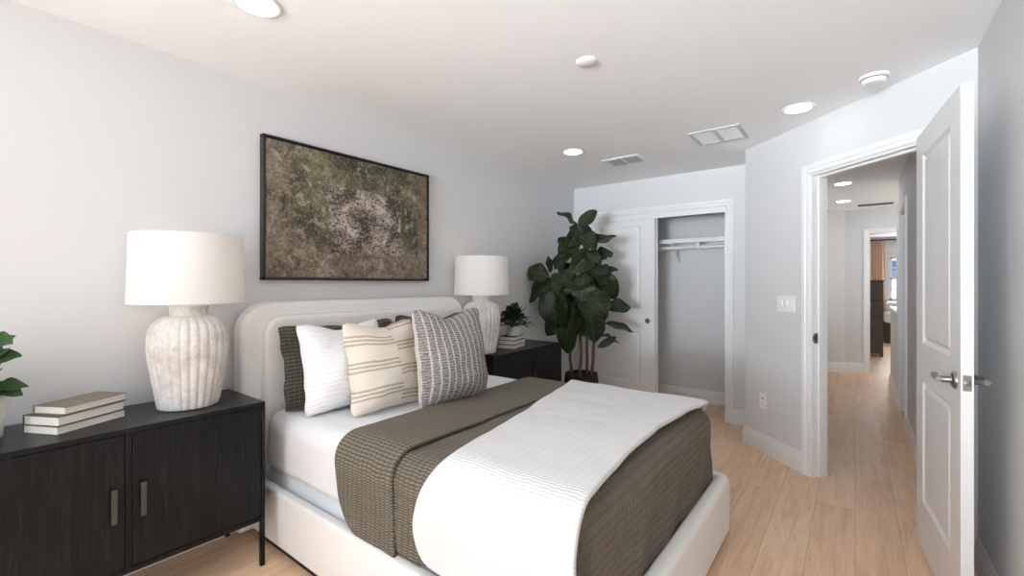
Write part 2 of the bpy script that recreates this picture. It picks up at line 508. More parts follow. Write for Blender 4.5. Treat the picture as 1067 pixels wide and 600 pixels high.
def glass():
    m, nt, b = new_mat('window_glass')
    g = N(nt, 'ShaderNodeBsdfGlossy')
    g.inputs['Roughness'].default_value = 0.02
    t = N(nt, 'ShaderNodeBsdfTransparent')
    t.inputs['Color'].default_value = (0.95, 0.98, 0.98, 1)
    fr = N(nt, 'ShaderNodeFresnel')
    fr.inputs['IOR'].default_value = 1.45
    mx = N(nt, 'ShaderNodeMixShader')
    nt.links.new(fr.outputs[0], mx.inputs[0])
    nt.links.new(t.outputs[0], mx.inputs[1])
    nt.links.new(g.outputs[0], mx.inputs[2])
    nt.links.new(mx.outputs[0], nt.nodes['Material Output'].inputs['Surface'])
    return m
M['glass'] = glass()

# ------------------------------------------------------------------ geometry helpers
def merge(bm, src, mat=None):
    me = bpy.data.meshes.new('tmp')
    if mat is not None:
        bmesh.ops.transform(src, matrix=mat, verts=src.verts)
    src.to_mesh(me)
    src.free()
    bm.from_mesh(me)
    bpy.data.meshes.remove(me)

def box(bm, lo, hi, bev=0.0, seg=2, mat=None):
    t = bmesh.new()
    bmesh.ops.create_cube(t, size=1.0)
    for v in t.verts:
        v.co = Vector([lo[i] + (v.co[i] + 0.5) * (hi[i] - lo[i]) for i in range(3)])
    if bev > 0:
        bmesh.ops.bevel(t, geom=t.edges[:], offset=bev, segments=seg, profile=0.5, affect='EDGES')
    merge(bm, t, mat)

def lathe(bm, prof, seg=48, cx=0, cy=0, ribs=0, amp=0.0, cap0=True, cap1=True, z0=0.0, axis=None, seed=0):
    """prof: list of (radius, z[, rib weight])"""
    t = bmesh.new()
    rows = []
    for p in prof:
        r, z = p[0], p[1]
        wgt = p[2] if len(p) > 2 else 0
        row = []
        for i in range(seg):
            a = 2 * PI * i / seg
            rr = r
            if ribs and wgt:
                ph = a * ribs + 0.35 * math.sin(3 * a + seed)
                c = abs(math.sin(ph / 2))
                k = 1 + 0.3 * noise.noise(Vector((math.cos(a) * 3, math.sin(a) * 3, z * 9 + seed)))
                rr += amp * wgt * k * (c ** 0.6 - 0.6)
            row.append(t.verts.new((cx + rr * math.cos(a), cy + rr * math.sin(a), z0 + z)))
        rows.append(row)
    for j in range(len(rows) - 1):
        for i in range(seg):
            k = (i + 1) % seg
            t.faces.new((rows[j][i], rows[j][k], rows[j + 1][k], rows[j + 1][i]))
    if cap0:
        t.faces.new(list(reversed(rows[0])))
    if cap1:
        t.faces.new(rows[-1])
    merge(bm, t, axis)

def tube(bm, pts, rad, seg=10, caps=True):
    """pts list of 3D points; rad float or list"""
    t = bmesh.new()
    pts = [Vector(p) for p in pts]
    n = len(pts)
    rads = rad if isinstance(rad, (list, tuple)) else [rad] * n
    rows = []
    up = Vector((0, 0, 1))
    prev = None
    for i, p in enumerate(pts):
        d = (pts[min(i + 1, n - 1)] - pts[max(i - 1, 0)]).normalized()
        if prev is None:
            a = d.cross(up)
            if a.length < 1e-3:
                a = d.cross(Vector((1, 0, 0)))
        else:
            a = prev - d * prev.dot(d)
        a.normalize()
        prev = a
        b = d.cross(a)
        rows.append([t.verts.new(p + rads[i] * (math.cos(2 * PI * k / seg) * a + math.sin(2 * PI * k / seg) * b)) for k in range(seg)])
    for j in range(n - 1):
        for i in range(seg):
            k = (i + 1) % seg
            t.faces.new((rows[j][i], rows[j][k], rows[j + 1][k], rows[j + 1][i]))
    if caps:
        t.faces.new(list(reversed(rows[0])))
        t.faces.new(rows[-1])
    bmesh.ops.recalc_face_normals(t, faces=t.faces[:])
    merge(bm, t)

def extrude_poly(bm, poly, lo, hi, axis='Z', mat=None):
    """poly 2D list; axis: direction of extrusion; poly coords are the two remaining axes in order"""
    t = bmesh.new()
    def P(p, h):
        return {'Z': (p[0], p[1], h), 'Y': (p[0], h, p[1]), 'X': (h, p[0], p[1])}[axis]
    a = [t.verts.new(P(p, lo)) for p in poly]
    b = [t.verts.new(P(p, hi)) for p in poly]
    n = len(poly)
    for i in range(n):
        k = (i + 1) % n
        t.faces.new((a[i], a[k], b[k], b[i]))
    t.faces.new(list(reversed(a)))
    t.faces.new(b)
    bmesh.ops.recalc_face_normals(t, faces=t.faces[:])
    merge(bm, t, mat)

def obj(name, bm, mat, parent=None, smooth=False, loc=None, auto=None):
    me = bpy.data.meshes.new(name)
    bm.to_mesh(me)
    bm.free()
    me.materials.append(mat)
    o = bpy.data.objects.new(name, me)
    COL.objects.link(o)
    if smooth:
        for p in me.polygons:
            p.use_smooth = True
        if auto:
            me.set_sharp_from_angle(angle=R(auto))
    if parent:
        o.parent = parent
    if loc:
        o.location = loc
    return o

def tag(o, label=None, cat=None, group=None, kind=None):
    if label:
        o['label'] = label
    if cat:
        o['category'] = cat
    if group:
        o['group'] = group
    if kind:
        o['kind'] = kind
    return o

def thing(name, label, cat, loc=(0, 0, 0), rz=0.0, group=None):
    o = bpy.data.objects.new(name, None)
    o.empty_display_size = 0.05
    COL.objects.link(o)
    o.location = loc
    o.rotation_euler = (0, 0, rz)
    return tag(o, label, cat, group)

def struct(name, bm, mat, parent=None, **kw):
    o = obj(name, bm, mat, parent, **kw)
    if parent is None:
        o['kind'] = 'structure'
    return o

def dup(root, loc, rz=None, label=None):
    r = root.copy()
    COL.objects.link(r)
    r.location = loc
    if rz is not None:
        r.rotation_euler = (0, 0, rz)
    if label:
        r['label'] = label
    for ch in list(root.children):
        c = ch.copy()
        COL.objects.link(c)
        c.parent = r
        for g in list(ch.children):
            d = g.copy()
            COL.objects.link(d)
            d.parent = c
    return r

# ------------------------------------------------------------------ room shell
H = 2.44
XL, XR, YF, YB = -2.64, 0.46, 4.65, -4.4
P0 = Vector((-0.73, 4.165, 0))           # left end of the diagonal wall
P1 = Vector((0.46, 3.015, 0))            # right end
DA = math.atan2(P1.y - P0.y, P1.x - P0.x)
DL = (P1 - P0).length
DM = Matrix.Translation(P0) @ Matrix.Rotation(DA, 4, 'Z')   # local x along the wall, +y to the hall

bm = bmesh.new()
box(bm, (-4.2, -4.6, -0.1), (3.0, 14.2, 0.0))
struct('floor', bm, M['oak'])

bm = bmesh.new()
box(bm, (-4.2, -4.6, H), (3.0, 14.2, H + 0.1))
struct('ceiling', bm, M['ceiling'])

bm = bmesh.new()
box(bm, (XL - 0.12, YB - 0.12, 0), (XL, -2.55, H))
box(bm, (XL - 0.12, -0.95, 0), (XL, 5.4, H))
box(bm, (XL - 0.12, -2.55, 0), (XL, -0.95, 0.65))
box(bm, (XL - 0.12, -2.55, 2.15), (XL, -0.95, H))
struct('wall_left', bm, M['wall'])
bm = bmesh.new()
for y in (-2.55, -1.77, -0.99):
    box(bm, (XL - 0.12, y, 0.65), (XL - 0.08, y + 0.04, 2.15))
for z in (0.65, 1.38, 2.11):
    box(bm, (XL - 0.12, -2.55, z), (XL - 0.08, -0.95, z + 0.04))
struct('added_side_window', bm, M['trim'])  # side window added behind the camera to bring in light

# wall behind the camera with a wide window opening
bm = bmesh.new()
WX0, WX1, WZ0, WZ1 = -1.4, 0.34, 0.65, 2.15
box(bm, (XL, YB - 0.12, 0), (WX0, YB, H))
box(bm, (WX1, YB - 0.12, 0), (XR, YB, H))
box(bm, (WX0, YB - 0.12, 0), (WX1, YB, WZ0))
box(bm, (WX0, YB - 0.12, WZ1), (WX1, YB, H))
struct('wall_back', bm, M['wall'])
bm = bmesh.new()
for x in (WX0, WX0 + 0.85, WX1 - 0.04):
    box(bm, (x, YB - 0.09, WZ0), (x + 0.04, YB - 0.05, WZ1))
for z in (WZ0, (WZ0 + WZ1) / 2, WZ1 - 0.04):
    box(bm, (WX0, YB - 0.09, z), (WX1, YB - 0.05, z + 0.04))
struct('window_1', bm, M['trim'])

bm = bmesh.new()
box(bm, (XR, YB - 0.12, 0), (XR + 0.12, 3.02, H))
struct('wall_right', bm, M['wall'])

# far wall with the closet opening
CX0, CX1, CZ = -2.455, -0.98, 2.07
bm = bmesh.new()
box(bm, (XL, YF, 0), (CX0, YF + 0.115, H))
box(bm, (CX1, YF, 0), (-0.73, YF + 0.115, H))
box(bm, (CX0, YF, CZ), (CX1, YF + 0.115, H))
struct('wall_far', bm, M['wall'])
bm = bmesh.new()
box(bm, (XL, 5.285, 0), (-0.73, 5.4, H))
struct('wall_closet', bm, M['wall'])
bm = bmesh.new()
extrude_poly(bm, [(-0.73, 4.165), (-0.63, 4.23), (-0.63, 5.4), (-0.73, 5.4)], 0, H)
struct('wall_partition', bm, M['wall'])

# diagonal wall with the doorway
S0, S1, DZ = 0.68, 1.455, 2.075
bm = bmesh.new()
box(bm, (0, 0, 0), (S0, 0.115, H), mat=DM)
box(bm, (S1, 0, 0), (DL, 0.115, H), mat=DM)
box(bm, (S0, 0, DZ), (S1, 0.115, H), mat=DM)
struct('wall_diagonal', bm, M['wall'])

# hall walls
bm = bmesh.new()
HX = 0.372
box(bm, (HX, 3.22, 0), (HX + 0.11, 5.42, H))
box(bm, (HX, 6.22, 0), (HX + 0.11, 6.34, H))
box(bm, (HX, 5.42, 2.06), (HX + 0.11, 6.22, H))
struct('wall_hall_right', bm, M['wall'])
bm = bmesh.new()
box(bm, (HX, 6.34, 0), (HX + 0.11, 7.75, 1.0))
struct('wall_half_height', bm, M['wall'])
bm = bmesh.new()
box(bm, (HX - 0.025, 6.345, 1.0), (HX + 0.135, 7.775, 1.03), 0.006)
struct('trim_1', bm, M['trim'])
bm = bmesh.new()
extrude_poly(bm, [(-0.63, 5.4), (-0.73, 5.4), (-0.73, 8.1), (-0.2, 8.6), (-0.12, 8.515), (-0.63, 8.04)], 0, H)
struct('wall_hall_left', bm, M['wall'])
bm = bmesh.new()
FX0, FX1 = 0.165, 0.95
box(bm, (-0.25, 8.515, 0), (FX0, 8.63, H))
box(bm, (FX1, 8.515, 0), (1.6, 8.63, H))
box(bm, (FX0, 8.515, 2.075), (FX1, 8.63, H))
struct('wall_hall_far', bm, M['wall'])
bm = bmesh.new()
box(bm, (1.5, 4.2, 0), (1.6, 8.515, H))
struct('wall_stairwell', bm, M['wall'])
bm = bmesh.new()
box(bm, (HX + 0.11, 4.2, 0), (1.5, 4.3, H))
box(bm, (HX + 0.11, 6.24, 0), (1.5, 6.34, H))
struct('wall_side_room', bm, M['wall'])
bm = bmesh.new()
box(bm, (-1.5, 8.63, 0), (-1.4, 13.95, H))
struct('wall_bedroom_left', bm, M['wall'])
bm = bmesh.new()
box(bm, (2.3, 8.63, 0), (2.4, 13.95, H))
struct('wall_bedroom_right', bm, M['wall'])
bm = bmesh.new()
BW0, BW1, BWZ0, BWZ1 = 0.66, 1.62, 0.93, 1.97
box(bm, (-1.5, 13.95, 0), (BW0, 14.07, H))
box(bm, (BW1, 13.95, 0), (2.4, 14.07, H))
box(bm, (BW0, 13.95, 0), (BW1, 14.07, BWZ0))
box(bm, (BW0, 13.95, BWZ1), (BW1, 14.07, H))
struct('wall_bedroom_far', bm, M['wall'])
bm = bmesh.new()
for x in (BW0, BW0 + 0.115, BW0 + 0.46, BW0 + 0.805, BW1 - 0.04):
    box(bm, (x, 13.98, BWZ0), (x + (0.04 if x in (BW0, BW1 - 0.04) else 0.022), 14.03, BWZ1))
for z, hgt in ((BWZ0, 0.05), (1.43, 0.05), (1.70, 0.022), (1.2, 0.022), (BWZ1 - 0.05, 0.05)):
    box(bm, (BW0, 13.98, z), (BW1, 14.03, z + hgt))
wf = struct('window_2', bm, M['trim'])
bm = bmesh.new()
box(bm, (BW0, 14.0, BWZ0), (BW1, 14.006, BWZ1))
obj('pane', bm, M['glass'], wf)
bm = bmesh.new()
box(bm, (BW0 - 0.06, 13.86, BWZ0 - 0.04), (BW1 + 0.06, 13.98, BWZ0), 0.004)
obj('window_sill', bm, M['trim'], wf)

# ---- baseboards and casings
BASE_PROF = [(0, 0), (0.016, 0), (0.016, 0.085), (0.013, 0.095), (0.013, 0.103), (0.008, 0.118), (0.008, 0.126), (0.004, 0.14), (0, 0.14)]
def baseboard(name, p, q, e0=0.0, e1=0.0):
    """board along p->q, sticking out to the right-hand side of the direction"""
    p, q = Vector((*p, 0)), Vector((*q, 0))
    L = (q - p).length
    a = math.atan2(q.y - p.y, q.x - p.x)
    m = Matrix.Translation(p) @ Matrix.Rotation(a, 4, 'Z')
    bm = bmesh.new()
    t = bmesh.new()
    A = [t.verts.new((-e0 * o, -o, z)) for o, z in BASE_PROF]
    B = [t.verts.new((L + e1 * o, -o, z)) for o, z in BASE_PROF]
    n = len(A)
    for i in range(n):
        k = (i + 1) % n
        t.faces.new((A[i], A[k], B[k], B[i]))
    t.faces.new(list(reversed(A)))
    t.faces.new(B)
    bmesh.ops.recalc_face_normals(t, faces=t.faces[:])
    merge(bm, t, m)
    return struct(name, bm, M['trim'])

def dpt(s, y=0.0):
    v = DM @ Vector((s, y, 0))
    return (v.x, v.y)

baseboard('baseboard_left', (XL, YB), (XL, YF))
baseboard('baseboard_far', (CX1 + 0.066, YF), (-0.735, YF))
baseboard('baseboard_closet', (XL, 5.285), (-0.73, 5.285))
baseboard('baseboard_diagonal', dpt(0.0), dpt(S0 - 0.066), e0=0.9)
baseboard('baseboard_right', (XR, 3.0), (XR, YB))
baseboard('baseboard_hall_right', (HX, 5.345), (HX, 3.4))
baseboard('baseboard_hall_half', (HX, 7.75), (HX, 6.29), e0=1.0)
baseboard('baseboard_hall_left', (-0.63, 8.04), (-0.12, 8.515))
baseboard('baseboard_hall_far', (-0.12, 8.515), (FX0 - 0.066, 8.515))

CAS = [(0.004, 0.0), (0.004, 0.010), (0.010, 0.013), (0.030, 0.013), (0.036, 0.018), (0.062, 0.020), (0.066, 0.016), (0.066, 0.0)]
def casing(bm, x0, x1, z, sign=-1, y=0.0, mat=None, legs=(True, True)):
    """mitred casing round an opening in the local xz plane at y"""
    t = bmesh.new()
    rows = []
    for o, d in CAS:
        yy = y + sign * d
        rows.append([t.verts.new(c) for c in ((x0 - o, yy, 0), (x0 - o, yy, z + o), (x1 + o, yy, z + o), (x1 + o, yy, 0))])
    n = len(rows)
    for j in range(n):
        k = (j + 1) % n
        for i in range(3):
            t.faces.new((rows[j][i], rows[j][i + 1], rows[k][i + 1], rows[k][i]))
    t.faces.new([r[0] for r in rows])
    t.faces.new([r[3] for r in reversed(rows)])
    bmesh.ops.recalc_face_normals(t, faces=t.faces[:])
    merge(bm, t, mat)

# bedroom doorway: casing on both faces, jamb lining with stop
bm = bmesh.new()
casing(bm, S0, S1, DZ, -1, 0.0, DM)
casing(bm, S0, S1, DZ, 1, 0.115, DM)
box(bm, (S0, -0.002, 0), (S0 + 0.012, 0.117, DZ), mat=DM)
box(bm, (S1 - 0.012, -0.002, 0), (S1, 0.117, DZ), mat=DM)
box(bm, (S0, -0.002, DZ - 0.012), (S1, 0.117, DZ), mat=DM)
box(bm, (S0 + 0.01, 0.045, 0), (S0 + 0.022, 0.08, DZ - 0.01), mat=DM)
box(bm, (S0 + 0.01, 0.045, DZ - 0.024), (S1 - 0.01, 0.08, DZ - 0.01), mat=DM)
tr = struct('trim_2', bm, M['trim'])
bm = bmesh.new()
box(bm, (S0 + 0.0105, 0.014, 0.915), (S0 + 0.0145, 0.042, 0.985), 0.001, mat=DM)
box(bm, (S0 + 0.0125, 0.002, 0.93), (S0 + 0.0155, 0.016, 0.97), 0.001, mat=DM)
obj('strike_plate', bm, M['nickel'], tr)

# closet casing
bm = bmesh.new()
casing(bm, CX0, CX1, CZ, -1, YF)
box(bm, (CX1 - 0.012, YF - 0.002, 0), (CX1, YF + 0.117, CZ))
box(bm, (CX0, YF - 0.002, 0), (CX0 + 0.012, YF + 0.117, CZ))
box(bm, (CX0, YF - 0.002, CZ - 0.012), (CX1, YF + 0.117, CZ))
box(bm, (CX0 + 0.012, YF + 0.005, CZ - 0.055), (CX1 - 0.012, YF + 0.02, CZ - 0.012))
struct('trim_3', bm, M['trim'])
# hall doorway casings
bm = bmesh.new()
MH = Matrix.Translation((HX, 0, 0)) @ Matrix.Rotation(R(90), 4, 'Z')
casing(bm, 5.42, 6.22, 2.06, 1, 0.0, MH)
box(bm, (HX - 0.002, 5.42, 0), (HX + 0.112, 5.432, 2.06))
box(bm, (HX - 0.002, 6.208, 0), (HX + 0.112, 6.22, 2.06))
box(bm, (HX - 0.002, 5.42, 2.048), (HX + 0.112, 6.22, 2.06))
struct('trim_4', bm, M['trim'])
bm = bmesh.new()
casing(bm, FX0, FX1, 2.075, -1, 8.515)
box(bm, (FX0, 8.513, 0), (FX0 + 0.012, 8.632, 2.075))
box(bm, (FX1 - 0.012, 8.513, 0), (FX1, 8.632, 2.075))
box(bm, (FX0, 8.513, 2.063), (FX1, 8.632, 2.075))
tr5 = struct('trim_5', bm, M['trim'])
for z in (0.24, 1.02, 1.82):
    bm = bmesh.new()
    box(bm, (FX0 + 0.011, 8.56, z - 0.045), (FX0 + 0.018, 8.60, z + 0.045), 0.001)
    obj('hinge', bm, M['nickel'], tr5)

# ---- panelled doors
def panel_door_bm(w, h, t, panels, hpanel=0.011):
    """slab in local x 0..w, z 0..h, y 0..t ; panels (x0,z0,x1,z1) moulded on both faces"""
    bm = bmesh.new()
    xs = sorted({0, w, *[p[0] for p in panels], *[p[2] for p in panels]})
    zs = sorted({0, h, *[p[1] for p in panels], *[p[3] for p in panels]})
    for y, sg in ((0.0, 1), (t, -1)):
        for i in range(len(xs) - 1):
            for j in range(len(zs) - 1):
                x0, x1, z0, z1 = xs[i], xs[i + 1], zs[j], zs[j + 1]
                isp = any(abs(p[0] - x0) < 1e-6 and abs(p[2] - x1) < 1e-6 and p[1] - 1e-6 <= z0 and z1 <= p[3] + 1e-6 for p in panels)
                if not isp:
                    f = [bm.verts.new(c) for c in ((x0, y, z0), (x1, y, z0), (x1, y, z1), (x0, y, z1))]
                    bm.faces.new(f if sg > 0 else f[::-1])
        for (x0, z0, x1, z1) in panels:
            prev = None
            for ins, dep in ((0, 0), (0.006, 0.004), (0.016, hpanel), (0.024, hpanel), (0.036, 0.003), (0.042, 0.0025)):
                r = [bm.verts.new(c) for c in ((x0 + ins, y + sg * dep, z0 + ins), (x1 - ins, y + sg * dep, z0 + ins), (x1 - ins, y + sg * dep, z1 - ins), (x0 + ins, y + sg * dep, z1 - ins))]
                if prev:
                    for k in range(4):
                        f = (prev[k], prev[(k + 1) % 4], r[(k + 1) % 4], r[k])
                        bm.faces.new(f if sg > 0 else f[::-1])
                prev = r
            bm.faces.new(prev if sg > 0 else prev[::-1])
    for a, b in (((0, 0), (w, 0)), ((w, 0), (w, h)), ((w, h), (0, h)), ((0, h), (0, 0))):
        f = [bm.verts.new(c) for c in ((a[0], 0, a[1]), (a[0], t, a[1]), (b[0], t, b[1]), (b[0], 0, b[1]))]
        bm.faces.new(f)
    bmesh.ops.remove_doubles(bm, verts=bm.verts[:], dist=1e-5)
    bmesh.ops.recalc_face_normals(bm, faces=bm.faces[:])
    return bm

# open bedroom door: hinge corner of the visible face at (.25,3.11), free corner at (.313,2.349)
DH, DF = Vector((0.252, 3.11, 0)), Vector((0.313, 2.349, 0))
dw = (DF - DH).length
da = math.atan2(DF.y - DH.y, DF.x - DH.x)
dbm = panel_door_bm(dw, 2.06, 0.036, [(0.138, 0.24, dw - 0.138, 0.835), (0.138, 1.02, dw - 0.138, 1.945)])
door = struct('door_1', dbm, M['trim'])
door.location = (DH.x, DH.y, 0.012)
door.rotation_euler = (0, 0, da)          # local x along the door, local +y to the right wall
def lever(parent, side):
    bm = bmesh.new()
    y0 = 0.0 if side < 0 else 0.036
    hx, hz = dw - 0.068, 0.940
    rot = Matrix.Translation((hx, y0, hz)) @ Matrix.Rotation(R(90 if side < 0 else -90), 4, 'X')
    lathe(bm, [(0.033, 0.0), (0.033, 0.004), (0.029, 0.009), (0.014, 0.012), (0.012, 0.016), (0.0115, 0.045)], 32, axis=rot)
    yy = y0 + side * 0.05
    tube(bm, [(hx + 0.012, yy, hz), (hx - 0.01, yy, hz), (hx - 0.06, yy - side * 0.001, hz + 0.002), (hx - 0.10, yy - side * 0.006, hz + 0.002), (hx - 0.122, yy - side * 0.016, hz + 0.0)],
         [0.010, 0.0115, 0.010, 0.009, 0.0075], 14)
    return obj('lever_handle', bm, M['nickel'], parent, smooth=True, auto=40)
lever(door, -1)
lever(door, 1)
bm = bmesh.new()
box(bm, (dw - 0.001, 0.006, 0.912), (dw + 0.0015, 0.030, 0.970), 0.001)
lathe(bm, [(0.009, 0), (0.009, 0.010), (0.005, 0.012)], 16, axis=Matrix.Translation((dw, 0.018, 0.941)) @ Matrix.Rotation(R(90), 4, 'Y'))
obj('latch_plate', bm, M['nickel'], door)
for z in (0.2, 1.03, 1.86):
    bm = bmesh.new()
    lathe(bm, [(0.007, -0.045), (0.007, 0.045)], 12, cx=-0.006, cy=0.040, z0=z)
    box(bm, (-0.006, 0.030, z - 0.045), (0.0, 0.072, z + 0.045))
    obj('hinge', bm, M['nickel'], door)

# sliding closet doors (the rear one stands behind the front one)
CW = 0.78
def closet_door(name, x, y):
    bm = panel_door_bm(CW, 2.015, 0.034, [(0.125, 0.25, CW - 0.155, 0.80), (0.125, 1.045, CW - 0.155, 1.945)], 0.010)
    o = struct(name, bm, M['trim'])
    o.location = (x, y, 0.012)
    bm = bmesh.new()
    lathe(bm, [(0.028, 0.0), (0.028, 0.003), (0.023, 0.0035), (0.021, 0.0005), (0.001, 0.0005)], 28,
          axis=Matrix.Translation((CW - 0.078, 0.0, 0.918)) @ Matrix.Rotation(R(90), 4, 'X'))
    obj('finger_pull', bm, M['nickel'], o, smooth=True, auto=40)
    return o
closet_door('door_2', -1.68 - CW, YF + 0.025)
closet_door('door_3', -1.70 - CW + 0.03, YF + 0.068)

# ------------------------------------------------------------------ closet shelf and rod
sh = thing('closet_shelf', 'white shelf with hanging rod and bracket, high in the open closet', 'shelf', (-1.69, 5.285, 1.70))
bm = bmesh.new()
box(bm, (-0.95, -0.335, 0.092), (0.958, 0.0, 0.112), 0.002)
box(bm, (-0.95, -0.337, 0.066), (0.958, -0.318, 0.112), 0.002)
obj('shelf_board', bm, M['trim'], sh)
bm = bmesh.new()
box(bm, (-0.95, -0.018, 0.0), (0.958, 0.0, 0.092), 0.002)
obj('cleat', bm, M['trim'], sh)
bm = bmesh.new()
tube(bm, [(-0.95, -0.29, 0.018), (0.958, -0.29, 0.018)], 0.0165, 16)
obj('hanging_rod', bm, M['trim'], sh, smooth=True, auto=40)
bm = bmesh.new()
bx = 0.08
tube(bm, [(bx, -0.008, 0.09), (bx, -0.008, -0.13)], 0.008, 8)
tube(bm, [(bx, -0.30, 0.086), (bx, -0.05, 0.086)], 0.008, 8)
tube(bm, [(bx, -0.012, -0.12), (bx, -0.10, -0.06), (bx, -0.22, 0.04), (bx, -0.262, 0.086)], 0.0095, 8)
tube(bm, [(bx, -0.262, 0.075), (bx, -0.275, 0.012), (bx, -0.29, -0.002), (bx, -0.31, 0.01)], 0.007, 8)
obj('bracket', bm, M['trim'], sh)
bm = bmesh.new()
box(bm, (bx + 0.27, -0.315, 0.0), (bx + 0.30, -0.27, 0.092), 0.004)
obj('rod_clip', bm, M['trim'], sh)

# ------------------------------------------------------------------ ceiling fixtures
def can_light(name, x, y, label, group, r=0.075):
    t = thing(name, label, 'ceiling light', (x, y, H), 0, group)
    bm = bmesh.new()
    lathe(bm, [(r + 0.018, 0.0), (r + 0.018, -0.004), (r + 0.008, -0.008), (r, -0.006), (r - 0.002, -0.001), (r - 0.002, 0.0)], 40, cap0=False, cap1=False)
    obj('trim_ring', bm, M['white_plastic'], t, smooth=True)
    bm = bmesh.new()
    lathe(bm, [(r - 0.001, -0.0005), (r - 0.001, -0.004), (r * 0.6, -0.0055), (0.002, -0.006)], 40)
    obj('lens', bm, M['hall_lens'] if 'hall' in group else M['lens'], t, smooth=True)
    return t
GB, GH = 'recessed lights in the bedroom ceiling', 'recessed lights in the hall ceiling'
can_light('recessed_light', -1.895, 0.80, 'round recessed light cut off by the top of the photo, above the bed', GB)
can_light('recessed_light', -1.89, 3.32, 'round recessed light near the left wall, above the fiddle leaf tree', GB)
can_light('recessed_light', -0.286, 3.37, 'round recessed light near the doorway and smoke detector', GB)
can_light('recessed_light', -0.11, 6.18, 'nearer round recessed light in the hall, seen through the doorway', GH)
can_light('recessed_light', -0.125, 7.5, 'farther round recessed light in the hall, beside the dark slot vent', GH)
can_light('recessed_light', 0.56, 12.75, 'round recessed light in the far bedroom, above its curtain', 'far bedroom light')

t = thing('smoke_detector', 'round white smoke detector on the ceiling near the doorway', 'smoke detector', (0.080, 3.10, H))
bm = bmesh.new()
lathe(bm, [(0.066, 0), (0.066, -0.012), (0.060, -0.016)], 40)
obj('base_plate', bm, M['white_plastic'], t, smooth=True, auto=40)
bm = bmesh.new()
lathe(bm, [(0.057, -0.013), (0.056, -0.030), (0.048, -0.040), (0.02, -0.044), (0.001, -0.044)], 40)
obj('cap', bm, M['white_plastic'], t, smooth=True, auto=40)
bm = bmesh.new()
lathe(bm, [(0.0585, -0.0165), (0.0585, -0.0195)], 40)
obj('slot', bm, M['dark_slot'], t)

bm = bmesh.new()
lathe(bm, [(0.052, H), (0.052, H - 0.006), (0.044, H - 0.012), (0.001, H - 0.013)], 40, cx=-1.071, cy=2.014)
tag(obj('ceiling_cover', bm, M['white_plastic'], smooth=True, auto=40), 'blank round white cover plate in the middle of the ceiling', 'cover plate')

# grey return grille
t = thing('ceiling_vent', 'grey louvred air vent in the ceiling above the closet', 'vent', (-1.652, 3.838, H))
bm = bmesh.new()
for a, b in (((-0.17, -0.13), (0.17, -0.095)), ((-0.17, 0.095), (0.17, 0.13)), ((-0.17, -0.1), (-0.135, 0.1)), ((0.135, -0.1), (0.17, 0.1)), ((-0.01, -0.1), (0.01, 0.1))):
    box(bm, (a[0], a[1], -0.008), (b[0], b[1], 0), 0.002)
obj('frame', bm, M['white_plastic'], t)
bm = bmesh.new()
for i in range(10):
    y = -0.088 + i * 0.0195
    mt = Matrix.Translation((0, y, -0.006)) @ Matrix.Rotation(R(40), 4, 'X')
    box(bm, (-0.136, -0.009, -0.0008), (-0.009, 0.009, 0.0008), mat=mt)
    mt = Matrix.Translation((0, y, -0.006)) @ Matrix.Rotation(R(40), 4, 'X')
    box(bm, (0.009, -0.009, -0.0008), (0.136, 0.009, 0.0008), mat=mt)
obj('louvres', bm, M['vent_grey'], t)
bm = bmesh.new()
box(bm, (-0.137, -0.097, -0.001), (0.137, 0.097, -0.0002))
obj('duct_opening', bm, M['dark_slot'], t)

t = thing('ceiling_panel', 'white two-pane square vent panel in the ceiling near the doorway wall', 'vent', (-0.815, 3.608, H))
bm = bmesh.new()
for a, b in (((-0.175, -0.175), (0.175, -0.15)), ((-0.175, 0.15), (0.175, 0.175)), ((-0.175, -0.152), (-0.15, 0.152)), ((0.15, -0.152), (0.175, 0.152)), ((-0.012, -0.152), (0.012, 0.152))):
    box(bm, (a[0], a[1], -0.009), (b[0], b[1], 0), 0.002)
obj('frame', bm, M['vent_grey'], t)
for x0, x1 in ((-0.15, -0.012), (0.012, 0.15)):
    bm = bmesh.new()
    box(bm, (x0, -0.15, -0.004), (x1, 0.15, -0.0003))
    for i in range(12):
        y = -0.142 + i * 0.0255
        box(bm, (x0 + 0.004, y, -0.006), (x1 - 0.004, y + 0.017, -0.003), 0.001, 1)
    obj('grille', bm, M['white_plastic'], t)

t = thing('slot_vent', 'dark linear slot vent in the hall ceiling', 'vent', (0.225, 8.05, H))
bm = bmesh.new()
box(bm, (-0.20, -0.085, -0.006), (0.20, 0.085, 0), 0.002)
obj('frame', bm, M['vent_grey'], t)
bm = bmesh.new()
for i in range(4):
    y = -0.068 + i * 0.035
    box(bm, (-0.19, y, -0.008), (0.19, y + 0.03, -0.005))
obj('slots', bm, M['dark_slot'], t)

# ------------------------------------------------------------------ switch and outlet on the diagonal wall
def rot_thing(name, label, cat, s, z):
    v = DM @ Vector((s, 0, z))
    return thing(name, label, cat, v, DA)
t = rot_thing('light_switch', 'white triple rocker switch plate beside the doorway', 'light switch', 0.455, 1.175)
bm = bmesh.new()
box(bm, (-0.085, -0.006, -0.06), (0.085, 0, 0.06), 0.002)
obj('switch_plate', bm, M['white_plastic'], t)
for x in (-0.046, 0.0, 0.046):
    bm = bmesh.new()
    extrude_poly(bm, [(-0.0065, -0.033), (-0.012, 0.033), (-0.004, 0.033), (-0.004, -0.033)], x - 0.0165, x + 0.0165, 'X')
    obj('rocker', bm, M['white_plastic'], t)
t = rot_thing('wall_outlet', 'white wall outlet plate low on the diagonal wall', 'outlet', 0.215, 0.40)
bm = bmesh.new()
box(bm, (-0.037, -0.006, -0.06), (0.037, 0, 0.06), 0.002)
obj('outlet_plate', bm, M['white_plastic'], t)
